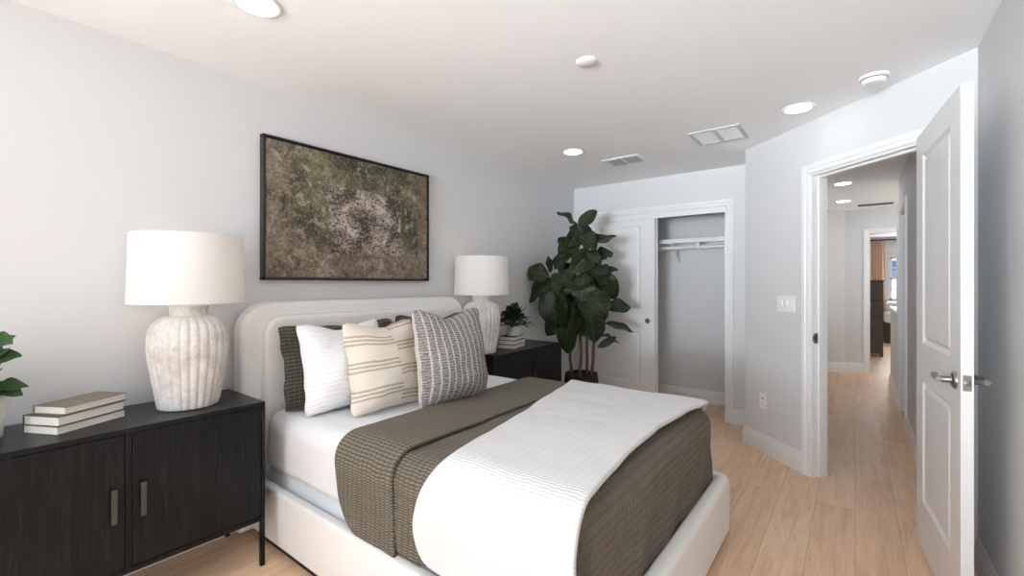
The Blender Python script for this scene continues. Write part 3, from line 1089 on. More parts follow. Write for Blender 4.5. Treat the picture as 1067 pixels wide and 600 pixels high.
for z in (0.022, -0.022):
    bm = bmesh.new()
    box(bm, (-0.016, -0.0085, z - 0.014), (0.016, -0.005, z + 0.014), 0.003)
    rc = obj('receptacle', bm, M['white_plastic'], t)
    bm = bmesh.new()
    box(bm, (-0.008, -0.0092, z - 0.004), (-0.0055, -0.008, z + 0.007))
    box(bm, (0.0055, -0.0092, z - 0.004), (0.008, -0.008, z + 0.007))
    if z > 0:
        lathe(bm, [(0.006, 0.0085), (0.006, 0.011), (0.001, 0.011)], 14, axis=Matrix.Translation((0.006, 0, z)) @ Matrix.Rotation(R(90), 4, 'X'))
    obj('slots', bm, M['dark_slot'], rc)

# ------------------------------------------------------------------ sideboards
def make_sideboard(loc, label):
    t = thing('sideboard', label, 'cabinet', loc, 0, 'black sideboards either side of the bed')
    # local: x 0 wall side .. 0.42 front, y 0..1.0, z 0..0.77
    D, W, z0, z1 = 0.42, 1.0, 0.215, 0.77
    bm = bmesh.new()
    box(bm, (0, 0, z1 - 0.02), (D, W, z1), 0.002)
    box(bm, (0, 0, z0), (D, 0.016, z1 - 0.02), 0.001)
    box(bm, (0, W - 0.016, z0), (D, W, z1 - 0.02), 0.001)
    box(bm, (0, 0.016, z0), (D, W - 0.016, z0 + 0.02), 0.001)
    box(bm, (0, 0.016, z0 + 0.02), (0.01, W - 0.016, z1 - 0.02))
    box(bm, (0.01, W / 2 - 0.0085, z0 + 0.02), (D, W / 2 + 0.0085, z1 - 0.02))
    obj('body', bm, M['black_wood'], t)
    for y0, y1, hy in ((0.0185, W / 2 - 0.011, W / 2 - 0.045), (W / 2 + 0.011, W - 0.0185, W / 2 + 0.042)):
        bm = bmesh.new()
        box(bm, (D - 0.022, y0, z0 + 0.0225), (D - 0.001, y1, z1 - 0.0225), 0.001)
        d = obj('door', bm, M['black_wood'], t)
        bm = bmesh.new()
        box(bm, (D + 0.012, hy - 0.009, 0.425), (D + 0.020, hy + 0.009, 0.555), 0.002)
        box(bm, (D - 0.002, hy - 0.007, 0.535), (D + 0.014, hy + 0.007, 0.550), 0.001)
        box(bm, (D - 0.002, hy - 0.007, 0.430), (D + 0.014, hy + 0.007, 0.445), 0.001)
        obj('handle', bm, M['dark_metal'], d)
    for x in (0.0, D - 0.02):
        for y in (0.0, W - 0.02):
            bm = bmesh.new()
            box(bm, (x, y, 0), (x + 0.02, y + 0.02, z0), 0.002)
            obj('leg', bm, M['black_metal'], t)
    return t
SB1 = (-2.627, -0.030, 0)
SB2 = (-2.627, 2.655, 0)
s1 = make_sideboard(SB1, 'black two-door sideboard at the left, in front of the near lamp')
dup(s1, SB2, label='black sideboard beyond the bed, mostly hidden, beside the fiddle leaf tree')

# ------------------------------------------------------------------ bed
BX1 = -0.52                # outer foot face
BY0, BY1 = 1.035, 2.625
bed = thing('bed_frame', 'cream upholstered platform bed with rounded headboard', 'bed', (-2.60, (BY0 + BY1) / 2, 0))
ox, oy = 2.60, -(BY0 + BY1) / 2
def rrect(x0, x1, z0, z1, r, n=8, low=False):
    """outline with rounded upper corners (and lower when low)"""
    pts = []
    if low:
        for a0, cx, cz in ((180, x0 + r, z0 + r), (270, x1 - r, z0 + r)):
            pts += [(cx + r * math.cos(R(a0 + 90 * i / n)), cz + r * math.sin(R(a0 + 90 * i / n))) for i in range(n + 1)]
    else:
        pts += [(x0, z0), (x1, z0)]
    for a0, cx, cz in ((0, x1 - r, z1 - r), (90, x0 + r, z1 - r)):
        pts += [(cx + r * math.cos(R(a0 + 90 * i / n)), cz + r * math.sin(R(a0 + 90 * i / n))) for i in range(n + 1)]
    return pts
def padded(bm, outline, x0, x1, soft=0.02, n=4, mat=None):
    """extrude a yz outline along x with softly rounded front and back edges"""
    t = bmesh.new()
    cy = sum(p[0] for p in outline) / len(outline)
    cz = sum(p[1] for p in outline) / len(outline)
    m = len(outline)
    nrm = []
    for i in range(m):
        a, b = Vector(outline[i - 1]), Vector(outline[(i + 1) % m])
        d = (b - a).normalized()
        nv = Vector((d.y, -d.x))
        nrm.append(nv)
    rows = []
    secs = [(x0, 0.0)]
    for i in range(n + 1):
        a = (PI / 2) * i / n
        secs.append((x1 - soft + soft * math.sin(a), soft * (1 - math.cos(a))))
    for x, ins in secs:
        rows.append([t.verts.new((x, p[0] - nv.x * ins, p[1] - nv.y * ins)) for p, nv in zip(outline, nrm)])
    for j in range(len(rows) - 1):
        for i in range(m):
            k = (i + 1) % m
            t.faces.new((rows[j][i], rows[j][k], rows[j + 1][k], rows[j + 1][i]))
    t.faces.new(list(reversed(rows[0])))
    t.faces.new(rows[-1])
    bmesh.ops.recalc_face_normals(t, faces=t.faces[:])
    merge(bm, t, mat)

hy0, hy1 = 0.985 + oy, 2.645 + oy
bm = bmesh.new()
padded(bm, rrect(hy0, hy1, 0.03, 1.225, 0.16, 14), 0.0, 0.092, 0.035, 6)
hb = obj('headboard', bm, M['boucle'], bed, smooth=True, auto=60)
bm = bmesh.new()
padded(bm, rrect(hy0 + 0.105, hy1 - 0.105, 0.3, 1.150, 0.10, 12), 0.05, 0.125, 0.025, 6)
obj('inner_panel', bm, M['boucle'], hb, smooth=True, auto=60)
bm = bmesh.new()
pp = rrect(hy0 + 0.100, hy1 - 0.100, 0.3, 1.155, 0.105, 12)
pp = pp[1:] + pp[:1]
tube(bm, [(0.094, p[0], p[1]) for p in pp], 0.006, 8)
obj('piping', bm, M['boucle'], hb, smooth=True)

RZ0, RZ1 = 0.045, 0.31
def rail_shape(bm, lo, hi, soft=0.028):
    box(bm, lo, hi, soft, 4)
for y0, y1 in ((BY0 + oy, BY0 + oy + 0.05), (BY1 + oy - 0.05, BY1 + oy)):
    bm = bmesh.new()
    box(bm, (0.06, y0, RZ0), (BX1 + ox - 0.10, y1, RZ1), 0.014, 4)
    obj('side_rail', bm, M['boucle'], bed, smooth=True, auto=50)
# foot rail: U-shaped with rounded plan corners and a soft top edge
bm = bmesh.new()
t = bmesh.new()
xo, yo0, yo1, rr, th = BX1 + ox, BY0 + oy, BY1 + oy, 0.085, 0.075
def upath(inset):
    r = max(rr - inset, 0.012)
    x, a, b = xo - inset, yo0 + inset, yo1 - inset
    pts = [(xo - 0.12, a)]
    pts += [(x - r + r * math.sin(R(q)), a + r - r * math.cos(R(q))) for q in range(0, 91, 10)]
    pts += [(x - r + r * math.cos(R(q)), b - r + r * math.sin(R(q))) for q in range(0, 91, 10)]
    pts += [(xo - 0.12, b)]
    return pts
sec = [(0.0, RZ0)]
for i in range(7):
    a = (PI / 2) * i / 6
    sec.append((0.03 - 0.03 * math.cos(a), RZ1 - 0.03 + 0.03 * math.sin(a)))
for i in range(7):
    a = (PI / 2) * i / 6
    sec.append((th - 0.03 + 0.03 * math.sin(a), RZ1 - 0.03 + 0.03 * math.cos(a)))
sec.append((th, RZ0))
rows = []
for ins, z in sec:
    # side legs keep the 0.05 rail thickness
    rows.append([t.verts.new((p[0], p[1], z)) for p in upath(ins)])
for j in range(len(rows)):
    k = (j + 1) % len(rows)
    for i in range(len(rows[0]) - 1):
        t.faces.new((rows[j][i], rows[j][i + 1], rows[k][i + 1], rows[k][i]))
t.faces.new([r[0] for r in rows])
t.faces.new([r[-1] for r in reversed(rows)])
bmesh.ops.recalc_face_normals(t, faces=t.faces[:])
merge(bm, t)
obj('foot_rail', bm, M['boucle'], bed, smooth=True, auto=50)
bm = bmesh.new()
box(bm, (0.10, BY0 + oy + 0.03, 0.0), (BX1 + ox - 0.05, BY1 + oy - 0.03, RZ0 + 0.02))
obj('plinth', bm, M['black_plinth'], bed)
bm = bmesh.new()
box(bm, (0.06, BY0 + oy + 0.05, 0.17), (BX1 + ox - 0.08, BY1 + oy - 0.05, 0.20))
obj('slat_deck', bm, M['black_plinth'], bed)

MX0, MX1, MY0, MY1, MT = -2.465, -0.625, 1.092, 2.568, 0.648
bm = bmesh.new()
box(bm, (MX0, MY0 + 0.004, 0.20), (MX1, MY1 - 0.004, 0.385), 0.03, 4)
tag(obj('box_spring', bm, M['box_fabric'], smooth=True, auto=50), 'pale blue-grey box spring edge between white coverlet and bed rail', 'box spring')
mat_t = thing('mattress', 'white mattress in a ribbed white cover, above the pale box spring', 'mattress', (0, 0, 0))
bm = bmesh.new()
box(bm, (MX0, MY0 + 0.004, 0.386), (MX1, MY1 - 0.004, MT), 0.08, 6)
obj('core', bm, M['mattress'], mat_t, smooth=True, auto=50)

def drape_grid(afun, bvals, na, rect, top, re, off, flare=0.06, wr=0.004, wscale=6.0, seed=0.0, hemwave=0.0, dome=0.0):
    """cloth laid over a box. a runs head to foot, b from the near side to the far side, both in metres of
    cloth along the surface; afun(b) gives the a range for a row. Returns bm with uv in metres."""
    x0, x1, y0, y1 = rect
    bm = bmesh.new()
    uvl = bm.loops.layers.uv.new('UVMap')
    rows, uvs = [], []
    iy0, iy1, ix1 = y0 + re, y1 - re, x1 - re
    q = re * PI / 2
    ctr = (y0 + y1) / 2
    for b in bvals:
        a0, a1 = afun(b)
        row, ur = [], []
        for i in range(na + 1):
            a = a0 + (a1 - a0) * i / na
            # cloth coordinates in which the top inset rect is identity
            cx, cy = min(a, ix1), min(max(b, iy0), iy1)
            ex, ey = a - cx, b - cy
            r = max(abs(ex), abs(ey))
            if r < 1e-9:
                p = Vector((a, b, top))
                n = Vector((0, 0, 1))
            else:
                ang = (PI / 4) * (min(abs(ex), abs(ey)) / r)
                if abs(ex) >= abs(ey):
                    dx, dy = math.cos(ang), math.sin(ang)
                else:
                    dx, dy = math.sin(ang), math.cos(ang)
                dx *= 1 if ex >= 0 else -1
                dy *= 1 if ey >= 0 else -1
                if r < q:
                    th_ = r / re
                    hr, dz = re * math.sin(th_), re * (1 - math.cos(th_))
                    nz_, nh = math.cos(th_), math.sin(th_)
                else:
                    ext = r - q
                    hr, dz = re + flare * ext * ext / 0.3, re + ext
                    nz_, nh = 0.0, 1.0
                p = Vector((cx + dx * hr, cy + dy * hr, top - dz))
                n = Vector((dx * nh, dy * nh, nz_))
            nn = noise.noise(Vector((p.x * wscale + seed, p.y * wscale, p.z * wscale * 0.6))) + 0.5 * noise.noise(Vector((p.x * wscale * 2.3, p.y * wscale * 2.3 + seed, p.z * wscale)))
            drop = max(0.0, top - p.z)
            amp = wr * (1 + 1.5 * min(1, drop / 0.2))
            if hemwave and drop > re:
                nn += hemwave / max(amp, 1e-6) * (drop - re) * math.sin(a * 21 + b * 17 + seed)
            p = p + n * (off + amp * nn)
            if dome:
                p.z += dome * max(0.0, 1 - ((p.y - ctr) / (y1 - y0) * 2) ** 2)
            row.append(bm.verts.new(p))
            ur.append((a, b))
        rows.append(row)
        uvs.append(ur)
    for j in range(len(rows) - 1):
        for i in range(na):
            f = bm.faces.new((rows[j][i], rows[j][i + 1], rows[j + 1][i + 1], rows[j + 1][i]))
            for l, (jj, ii) in zip(f.loops, ((j, i), (j, i + 1), (j + 1, i + 1), (j + 1, i))):
                l[uvl].uv = uvs[jj][ii]
    return bm
def lin(a, b, n):
    return [a + (b - a) * i / n for i in range(n + 1)]
def cloth(name, bm, mat, parent=None, thick=0.006, offset=1.0):
    o = obj(name, bm, mat, parent, smooth=True)
    s = o.modifiers.new('thickness', 'SOLIDIFY')
    s.thickness = thick
    s.offset = offset
    if thick > 0.012:
        b = o.modifiers.new('soft', 'SUBSURF')
        b.levels = 1
        b.render_levels = 1
    return o
RECT = (MX0, MX1, MY0, MY1)
RE = 0.075
q = RE * (PI / 2 - 1)
# white ribbed coverlet tucked over the mattress
def side(drop):     # cloth length beyond the inset edge for a given drop below the top
    return RE * PI / 2 + (drop - RE)
b0 = MY0 + RE - side(MT - 0.385)
b1 = MY1 - RE + side(MT - 0.385)
bmc = drape_grid(lambda b: (MX0 + 0.04, -1.15), lin(b0, b1, 110), 60, RECT, MT, RE, 0.004, wr=0.0025, flare=0.02)
cloth('ribbed_cover', bmc, M['coverlet'], mat_t, 0.005)

# olive quilt, hanging at both sides and at the foot, with its top end turned back
ql = thing('olive_quilt', 'olive brown stitched quilt with a turned-back band, hanging over the foot of the bed', 'quilt', (0, 0, 0))
QO = 0.013
b0 = MY0 + RE - side(MT - 0.322)
b1 = MY1 - RE + side(MT - 0.322)
fd = MX1 - RE + side(MT - 0.25)
bmq = drape_grid(lambda b: (-1.62, fd), lin(b0, b1, 150), 90, RECT, MT, RE, QO, wr=0.0045, flare=0.02, seed=3, hemwave=0.02)
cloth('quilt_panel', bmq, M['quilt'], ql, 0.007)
# band: two layers and a fold roll along its foot edge
def band(b):
    t_ = (b - b0) / (b1 - b0)
    k = 0.012 * noise.noise(Vector((b * 3, 1.7, 0)))
    wv = 0.03 * max(0, (MY0 - b) / 0.33)
    eh = b - bb0
    hc = 0.16 * (1 - math.sqrt(max(0.0, 1 - max(0.0, (0.16 - eh) / 0.16) ** 2)))
    return (-1.755 - 0.035 * t_ + k + wv * 2.0 + hc * 0.8, -1.375 - 0.03 * t_ + k + wv)
bb0 = MY0 + RE - side(MT - 0.300)
bmq = drape_grid(band, lin(bb0, b1, 150), 34, RECT, MT, RE, 0.024, wr=0.004, flare=0.015, seed=5)
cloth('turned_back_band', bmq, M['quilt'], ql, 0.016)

# white crinkled blanket folded across the foot half
def sideb(drop):
    return 0.10 * PI / 2 + (drop - 0.10)
def blanket(b):
    t_ = (b - MY0) / (MY1 - MY0)
    head = -1.155 - 0.30 * max(0, min(1, t_)) ** 1.3
    foot = -0.60 - 0.06 * math.sin(PI * max(0, min(1, t_)))
    if b < MY0 + 0.08:
        s_ = (MY0 + 0.08 - b)
        head -= 0.085 * math.sin(min(1, s_ / 0.24) * PI / 2)
        foot += 0.04 * min(1, s_ / 0.3)
    e = (b - (MY0 + 0.10 - sideb(MT - 0.36)))
    rc = 0.15
    if e < rc:
        head += rc * (1 - math.sqrt(max(0, 1 - ((rc - e) / rc) ** 2))) * 0.8
    if e < 0.06:
        foot -= 0.05 * (1 - math.sqrt(max(0, 1 - ((0.06 - e) / 0.06) ** 2)))
    far = max(0.0, b - (MY1 - 0.12))
    foot -= 0.22 * min(1.0, (far / 0.22)) ** 2.2
    e2 = (MY1 - 0.10 + sideb(MT - 0.47)) - b
    if e2 < rc:
        head += rc * (1 - math.sqrt(max(0, 1 - ((rc - e2) / rc) ** 2))) * 0.6
    return (head + 0.008 * noise.noise(Vector((b * 5, 0, 2))), foot + 0.007 * noise.noise(Vector((b * 6, 4, 2))))
bmb = drape_grid(blanket, lin(MY0 + 0.10 - sideb(MT - 0.36), MY1 - 0.10 + sideb(MT - 0.47), 130), 60,
                 (MX0, -0.45, MY0, MY1), MT, 0.10, 0.040, wr=0.006, wscale=4.5, flare=0.05, seed=9, dome=0.012)
tag(cloth('white_blanket', bmb, M['blanket'], None, 0.024), 'white crinkled blanket folded across the foot half of the bed', 'blanket')

# ------------------------------------------------------------------ pillows
def pillow_bm(W, Hh, T, pinch=0.07, dent=0.0, n=34, seed=0, wr=0.006, side_only=None):
    """upright pillow: local y is width, z height from 0, +x the front"""
    bm = bmesh.new()
    uvl = bm.loops.layers.uv.new('UVMap')
    def P(u, v, s):
        e = (max(0, 1 - abs(u) ** 2.4) ** 0.55) * (max(0, 1 - abs(v) ** 2.4) ** 0.55)
        rc = 1 - 0.055 * (abs(u) ** 7) * (abs(v) ** 7)
        y = W / 2 * u * (1 - pinch * (1 - v * v)) * rc + 0.010 * noise.noise(Vector((v * 3.1, seed, s * 0.0))) * abs(u) ** 3
        z = Hh / 2 * v * (1 - pinch * (1 - u * u)) * rc + 0.010 * noise.noise(Vector((u * 3.1, seed + 7, 0))) * abs(v) ** 3
        if dent and v > -0.2:
            z -= dent * Hh * math.exp(-(u / 0.45) ** 2) * ((v + 0.2) / 1.2) ** 2
        bulge = 0.5 - 0.12 * v            # fuller towards the bottom
        x = s * T * bulge * e * (1.0 if s > 0 else 0.42)   # pressed flatter at the back
        q_ = Vector((y * 7 + seed, z * 7, s * 2.0 + seed))
        x += wr * noise.noise(q_) * (0.3 + e) + 0.6 * wr * noise.noise(q_ * 2.3) * (0.3 + e)
        # corner creases
        cr = math.sin((u * v) * 9 + seed) * 0.004 * (1 - e)
        return Vector((x + cr, y, Hh / 2 + z))
    for s in (1, -1):
        if side_only and s != side_only:
            continue
        g = []
        for j in range(n + 1):
            v = math.sin((-1 + 2 * j / n) * PI / 2)
            g.append([bm.verts.new(P(math.sin((-1 + 2 * i / n) * PI / 2), v, s)) for i in range(n + 1)])
        for j in range(n):
            for i in range(n):
                vs = (g[j][i], g[j][i + 1], g[j + 1][i + 1], g[j + 1][i])
                f = bm.faces.new(vs if s > 0 else vs[::-1])
                for l in f.loops:
                    for (jj, ii) in ((j, i), (j, i + 1), (j + 1, i + 1), (j + 1, i)):
                        if l.vert == g[jj][ii]:
                            uu = math.sin((-1 + 2 * ii / n) * PI / 2)
                            vv = math.sin((-1 + 2 * jj / n) * PI / 2)
                            l[uvl].uv = ((uu + 1) / 2 * W, (vv + 1) / 2 * Hh)
    if not side_only:
        bmesh.ops.remove_doubles(bm, verts=bm.verts[:], dist=1e-4)
    return bm
def place_pillow(o, x, y, z, rz, lean, roll=0.0):
    o.location = (x, y, z)
    o.rotation_euler = (Matrix.Rotation(rz, 3, 'Z') @ Matrix.Rotation(-lean, 3, 'Y') @ Matrix.Rotation(roll, 3, 'X')).to_euler()
PZ = MT + 0.008
o = obj('olive_sham', pillow_bm(0.75, 0.46, 0.19, 0.075, 0.03, seed=1, wr=0.012), M['olive_pillow'], smooth=True)
place_pillow(tag(o, 'dark olive quilted pillow at the near end of the headboard', 'pillow', 'olive pillows against the headboard'), -2.315, 1.475, PZ, 0, R(10))
o = obj('olive_sham', pillow_bm(0.70, 0.475, 0.18, 0.075, 0.10, seed=4, wr=0.012), M['olive_pillow'], smooth=True)
place_pillow(tag(o, 'dark olive pillow mostly hidden behind the grey patterned cushion', 'pillow', 'olive pillows against the headboard'), -2.315, 2.20, PZ, 0, R(10))
o = obj('white_pillow', pillow_bm(0.51, 0.48, 0.25, 0.085, 0.07, seed=2, wr=0.014), M['white_pillow'], smooth=True)
place_pillow(tag(o, 'white textured pillow between the olive and striped pillows', 'pillow'), -2.15, 1.385, PZ, R(0), R(13))
pl = thing('striped_cushion', 'cream cushion with tan stripes, between white and grey pillows', 'cushion')
obj('cover', pillow_bm(0.46, 0.485, 0.23, 0.07, 0.06, seed=3, wr=0.013), M['striped'], pl, smooth=True)
place_pillow(pl, -1.958, 1.495, PZ, 0, R(12))
pl = thing('patterned_cushion', 'grey woven cushion with cream vertical lines, front of the pillows', 'cushion')
obj('front_cover', pillow_bm(0.49, 0.535, 0.25, 0.06, 0.09, seed=6, wr=0.010, side_only=1), M['ladder'], pl, smooth=True)
obj('back_cover', pillow_bm(0.49, 0.535, 0.25, 0.06, 0.09, seed=6, wr=0.010, side_only=-1), M['cream'], pl, smooth=True)
place_pillow(pl, -1.765, 1.79, PZ + 0.006, R(-6), R(9))

# ------------------------------------------------------------------ table lamps
def make_lamp(loc, label):
    t = thing('table_lamp', label, 'lamp', loc, 0, 'ribbed clay table lamps with white shades')
    bm = bmesh.new()
    prof = [(0.100, 0.0), (0.112, 0.004), (0.116, 0.02), (0.122, 0.06), (0.132, 0.12), (0.142, 0.18), (0.149, 0.235), (0.151, 0.275), (0.150, 0.315), (0.146, 0.348), (0.133, 0.378), (0.108, 0.401), (0.082, 0.413)]
    wts = [0.6, 0.9, 1, 1, 1, 1, 1, 1, 1, 1, 0.8, 0.4, 0.1]
    # refine
    fine = []
    for i in range(len(prof) - 1):
        for k in range(3):
            f = k / 3
            fine.append((prof[i][0] + (prof[i + 1][0] - prof[i][0]) * f, prof[i][1] + (prof[i + 1][1] - prof[i][1]) * f, wts[i] + (wts[i + 1] - wts[i]) * f))
    fine.append((0.082, 0.412, 0.0))
    lathe(bm, fine, 300, ribs=25, amp=0.0085, seed=1.3)
    obj('base', bm, M['clay'], t, smooth=True, auto=70)
    bm = bmesh.new()
    lathe(bm, [(0.078, 0.408), (0.073, 0.418), (0.071, 0.43), (0.074, 0.448), (0.077, 0.456), (0.070, 0.460), (0.030, 0.462), (0.012, 0.466), (0.012, 0.56)], 48)
    obj('neck', bm, M['clay'], t, smooth=True, auto=50)
    bm = bmesh.new()
    z0, z1, r0, r1 = 0.467, 0.772, 0.221, 0.213
    lathe(bm, [(r0 - 0.003, z0), (r0, z0), (r1, z1), (r1 - 0.003, z1), (r0 - 0.003, z0)], 72, cap0=False, cap1=False)
    sh_ = obj('shade', bm, M['shade'], t, smooth=True, auto=40)
    bm = bmesh.new()
    ring = [((r1 - 0.004) * math.cos(2 * PI * i / 48), (r1 - 0.004) * math.sin(2 * PI * i / 48), z1 - 0.02) for i in range(49)]
    tube(bm, ring, 0.002, 6)
    for k in range(3):
        a = 2 * PI * k / 3 + 0.4
        tube(bm, [(0.012 * math.cos(a), 0.012 * math.sin(a), z1 - 0.03), ((r1 - 0.004) * math.cos(a), (r1 - 0.004) * math.sin(a), z1 - 0.02)], 0.002, 6)
    lathe(bm, [(0.005, 0.63), (0.005, z1 - 0.02)], 10)
    obj('shade_fitter', bm, M['nickel'], sh_)
    bm = bmesh.new()
    lathe(bm, [(0.012, 0.555), (0.016, 0.565), (0.028, 0.60), (0.030, 0.62), (0.024, 0.64), (0.010, 0.652), (0.001, 0.654)], 24)
    obj('bulb', bm, M['bulb'], t, smooth=True)
    return t
lm = make_lamp((-2.412, 0.727, 0.77), 'white-shaded lamp with ribbed clay base on the near sideboard')
dup(lm, (-2.40, 2.73, 0.77), 0.7, 'white-shaded lamp with ribbed clay base on the sideboard beyond the bed')

# ------------------------------------------------------------------ books
def make_book(loc, ang, L, Wd, T, cover, label, group):
    """local x along the long side, y along the short side, spine at y=Wd"""
    t = thing('book', label, 'book', loc, ang, group)
    bm = bmesh.new()
    ct = 0.0028
    box(bm, (0, 0, 0), (L, Wd, ct), 0.0006, 1)
    box(bm, (0, 0, T - ct), (L, Wd, T), 0.0006, 1)
    box(bm, (0, Wd - ct, ct), (L, Wd, T - ct), 0.0006, 1)
    obj('cover', bm, cover, t)
    bm = bmesh.new()
    box(bm, (0.004, 0.004, ct), (L - 0.004, Wd - ct, T - ct))
    obj('pages', bm, M['page'], t)
    return t
A1 = R(117)
g1 = 'books stacked on the near sideboard'
make_book((-2.305, 0.288, 0.770), A1, 0.245, 0.160, 0.032, M['cover_grey'], 'bottom book of the stack on the near sideboard', g1)
make_book((-2.302, 0.291, 0.802), A1 + 0.02, 0.240, 0.160, 0.036, M['cover_brown'], 'middle book of the stack on the near sideboard', g1)
make_book((-2.318, 0.310, 0.838), A1 + 0.03, 0.228, 0.142, 0.030, M['cover_taupe'], 'taupe book on top of the stack on the near sideboard', g1)
g2 = 'books stacked on the far sideboard'
make_book((-2.290, 3.03, 0.770), R(104), 0.24, 0.16, 0.034, M['cover_taupe'], 'bottom book of the stack under the small plant pot', g2)
make_book((-2.296, 3.04, 0.804), R(102), 0.23, 0.155, 0.034, M['cover_brown'], 'middle book of the stack under the small plant pot', g2)
make_book((-2.30, 3.045, 0.838), R(105), 0.22, 0.15, 0.032, M['cover_brown'], 'uppermost book, directly under the small plant pot', g2)

# ------------------------------------------------------------------ plants
def add_leaf(bm, uvl, base, tip, normal, width, droop=0.15, fold=0.12, wave=0.05, shape='fiddle', seed=0.0, nu=6, nv=10):
    base, tip, normal = Vector(base), Vector(tip), Vector(normal)
    d = tip - base
    L = d.length
    d.normalize()
    s = d.cross(normal)
    if s.length < 1e-3:
        s = d.cross(Vector((0.3, 0.5, 0.8)))
    s.normalize()
    n = s.cross(d).normalized()
    def half(v):
        if shape == 'fiddle':
            w_ = math.sin(PI * min(1, v ** 0.80 * 0.98 + 0.02)) ** 0.75
            w_ *= (0.62 + 0.48 * v)
            if v > 0.97:
                w_ *= 0.7
        else:
            w_ = math.sin(PI * min(1, v ** 0.85)) ** 0.8
        return width / 2 * w_
    g = []
    for j in range(nv + 1):
        v = j / nv
        row = []
        hw = half(min(v, 0.995)) + 0.002
        for i in range(-nu, nu + 1):
            u = i / nu
            x = hw * u
            z = fold * abs(x) - droop * L * v * v
            z += wave * width * math.sin(v * 11 + seed + (0.8 if u > 0 else 0)) * abs(u) ** 2
            row.append(bm.verts.new(base + d * (L * v * (1 - 0.25 * droop * v)) + s * x + n * z))
        g.append(row)
    for j in range(nv):
        for i in range(2 * nu):
            f = bm.faces.new((g[j][i], g[j][i + 1], g[j + 1][i + 1], g[j + 1][i]))
            for l, (jj, ii) in zip(f.loops, ((j, i), (j, i + 1), (j + 1, i + 1), (j + 1, i))):
                l[uvl].uv = ((ii - nu) / nu, jj / nv)

# fiddle leaf fig: leaf list in the tree's own frame
# (sideways, height) of leaf base and tip as seen from the room, forward = towards the room
TX, TY = -2.18, 3.99
RT = Vector((math.cos(R(YAW)), math.sin(R(YAW)), 0))
FW = Vector((math.sin(R(YAW)), -math.cos(R(YAW)), 0))
def tp(r_, z_, f_):
    return RT * r_ + FW * f_ + Vector((0, 0, z_))
fig = thing('fiddle_leaf_fig', 'tall dark green fiddle leaf fig tree in the corner beside the closet', 'plant', (TX, TY, 0))
bm = bmesh.new()
lathe(bm, [(0.125, 0.0), (0.15, 0.05), (0.172, 0.18), (0.176, 0.30), (0.165, 0.40), (0.160, 0.435), (0.150, 0.435), (0.148, 0.40)], 48, cap1=False)
obj('basket', bm, M['basket'], fig, smooth=True, auto=60)
bm = bmesh.new()
lathe(bm, [(0.150, 0.39), (0.12, 0.405), (0.06, 0.42), (0.001, 0.425)], 32)
obj('soil', bm, M['soil'], fig, smooth=True)
trunks = [[(-0.10, 0.40, 0.02), (-0.115, 0.62, 0.03), (-0.10, 0.85, 0.05), (-0.14, 1.05, 0.08), (-0.28, 1.25, 0.08)],
          [(-0.02, 0.40, 0.05), (-0.005, 0.65, 0.05), (-0.03, 0.95, 0.03), (-0.06, 1.35, 0.0), (-0.05, 1.75, 0.0), (-0.06, 1.86, 0.0)],
          [(0.06, 0.40, 0.00), (0.055, 0.66, 0.02), (0.06, 0.95, 0.0), (0.07, 1.30, -0.05), (0.09, 1.6, -0.06)],
          [(0.10, 0.40, 0.04), (0.115, 0.66, 0.05), (0.12, 0.85, 0.07), (0.17, 1.02, 0.08), (0.24, 1.12, 0.08)]]
for k, tk in enumerate(trunks):
    pts = [tp(*p) for p in tk]
    dense = []
    for i in range(len(pts) - 1):
        for f in range(5):
            s_ = f / 5
            p = pts[i].lerp(pts[i + 1], s_)
            dense.append(p + Vector((noise.noise(p * 8), noise.noise(p * 8 + Vector((5, 0, 0))), 0)) * 0.008)
    dense.append(pts[-1])
    n_ = len(dense)
    bm = bmesh.new()
    tube(bm, dense, [0.017 - 0.010 * i / n_ for i in range(n_)], 10)
    obj('trunk', bm, M['bark'], fig, smooth=True)
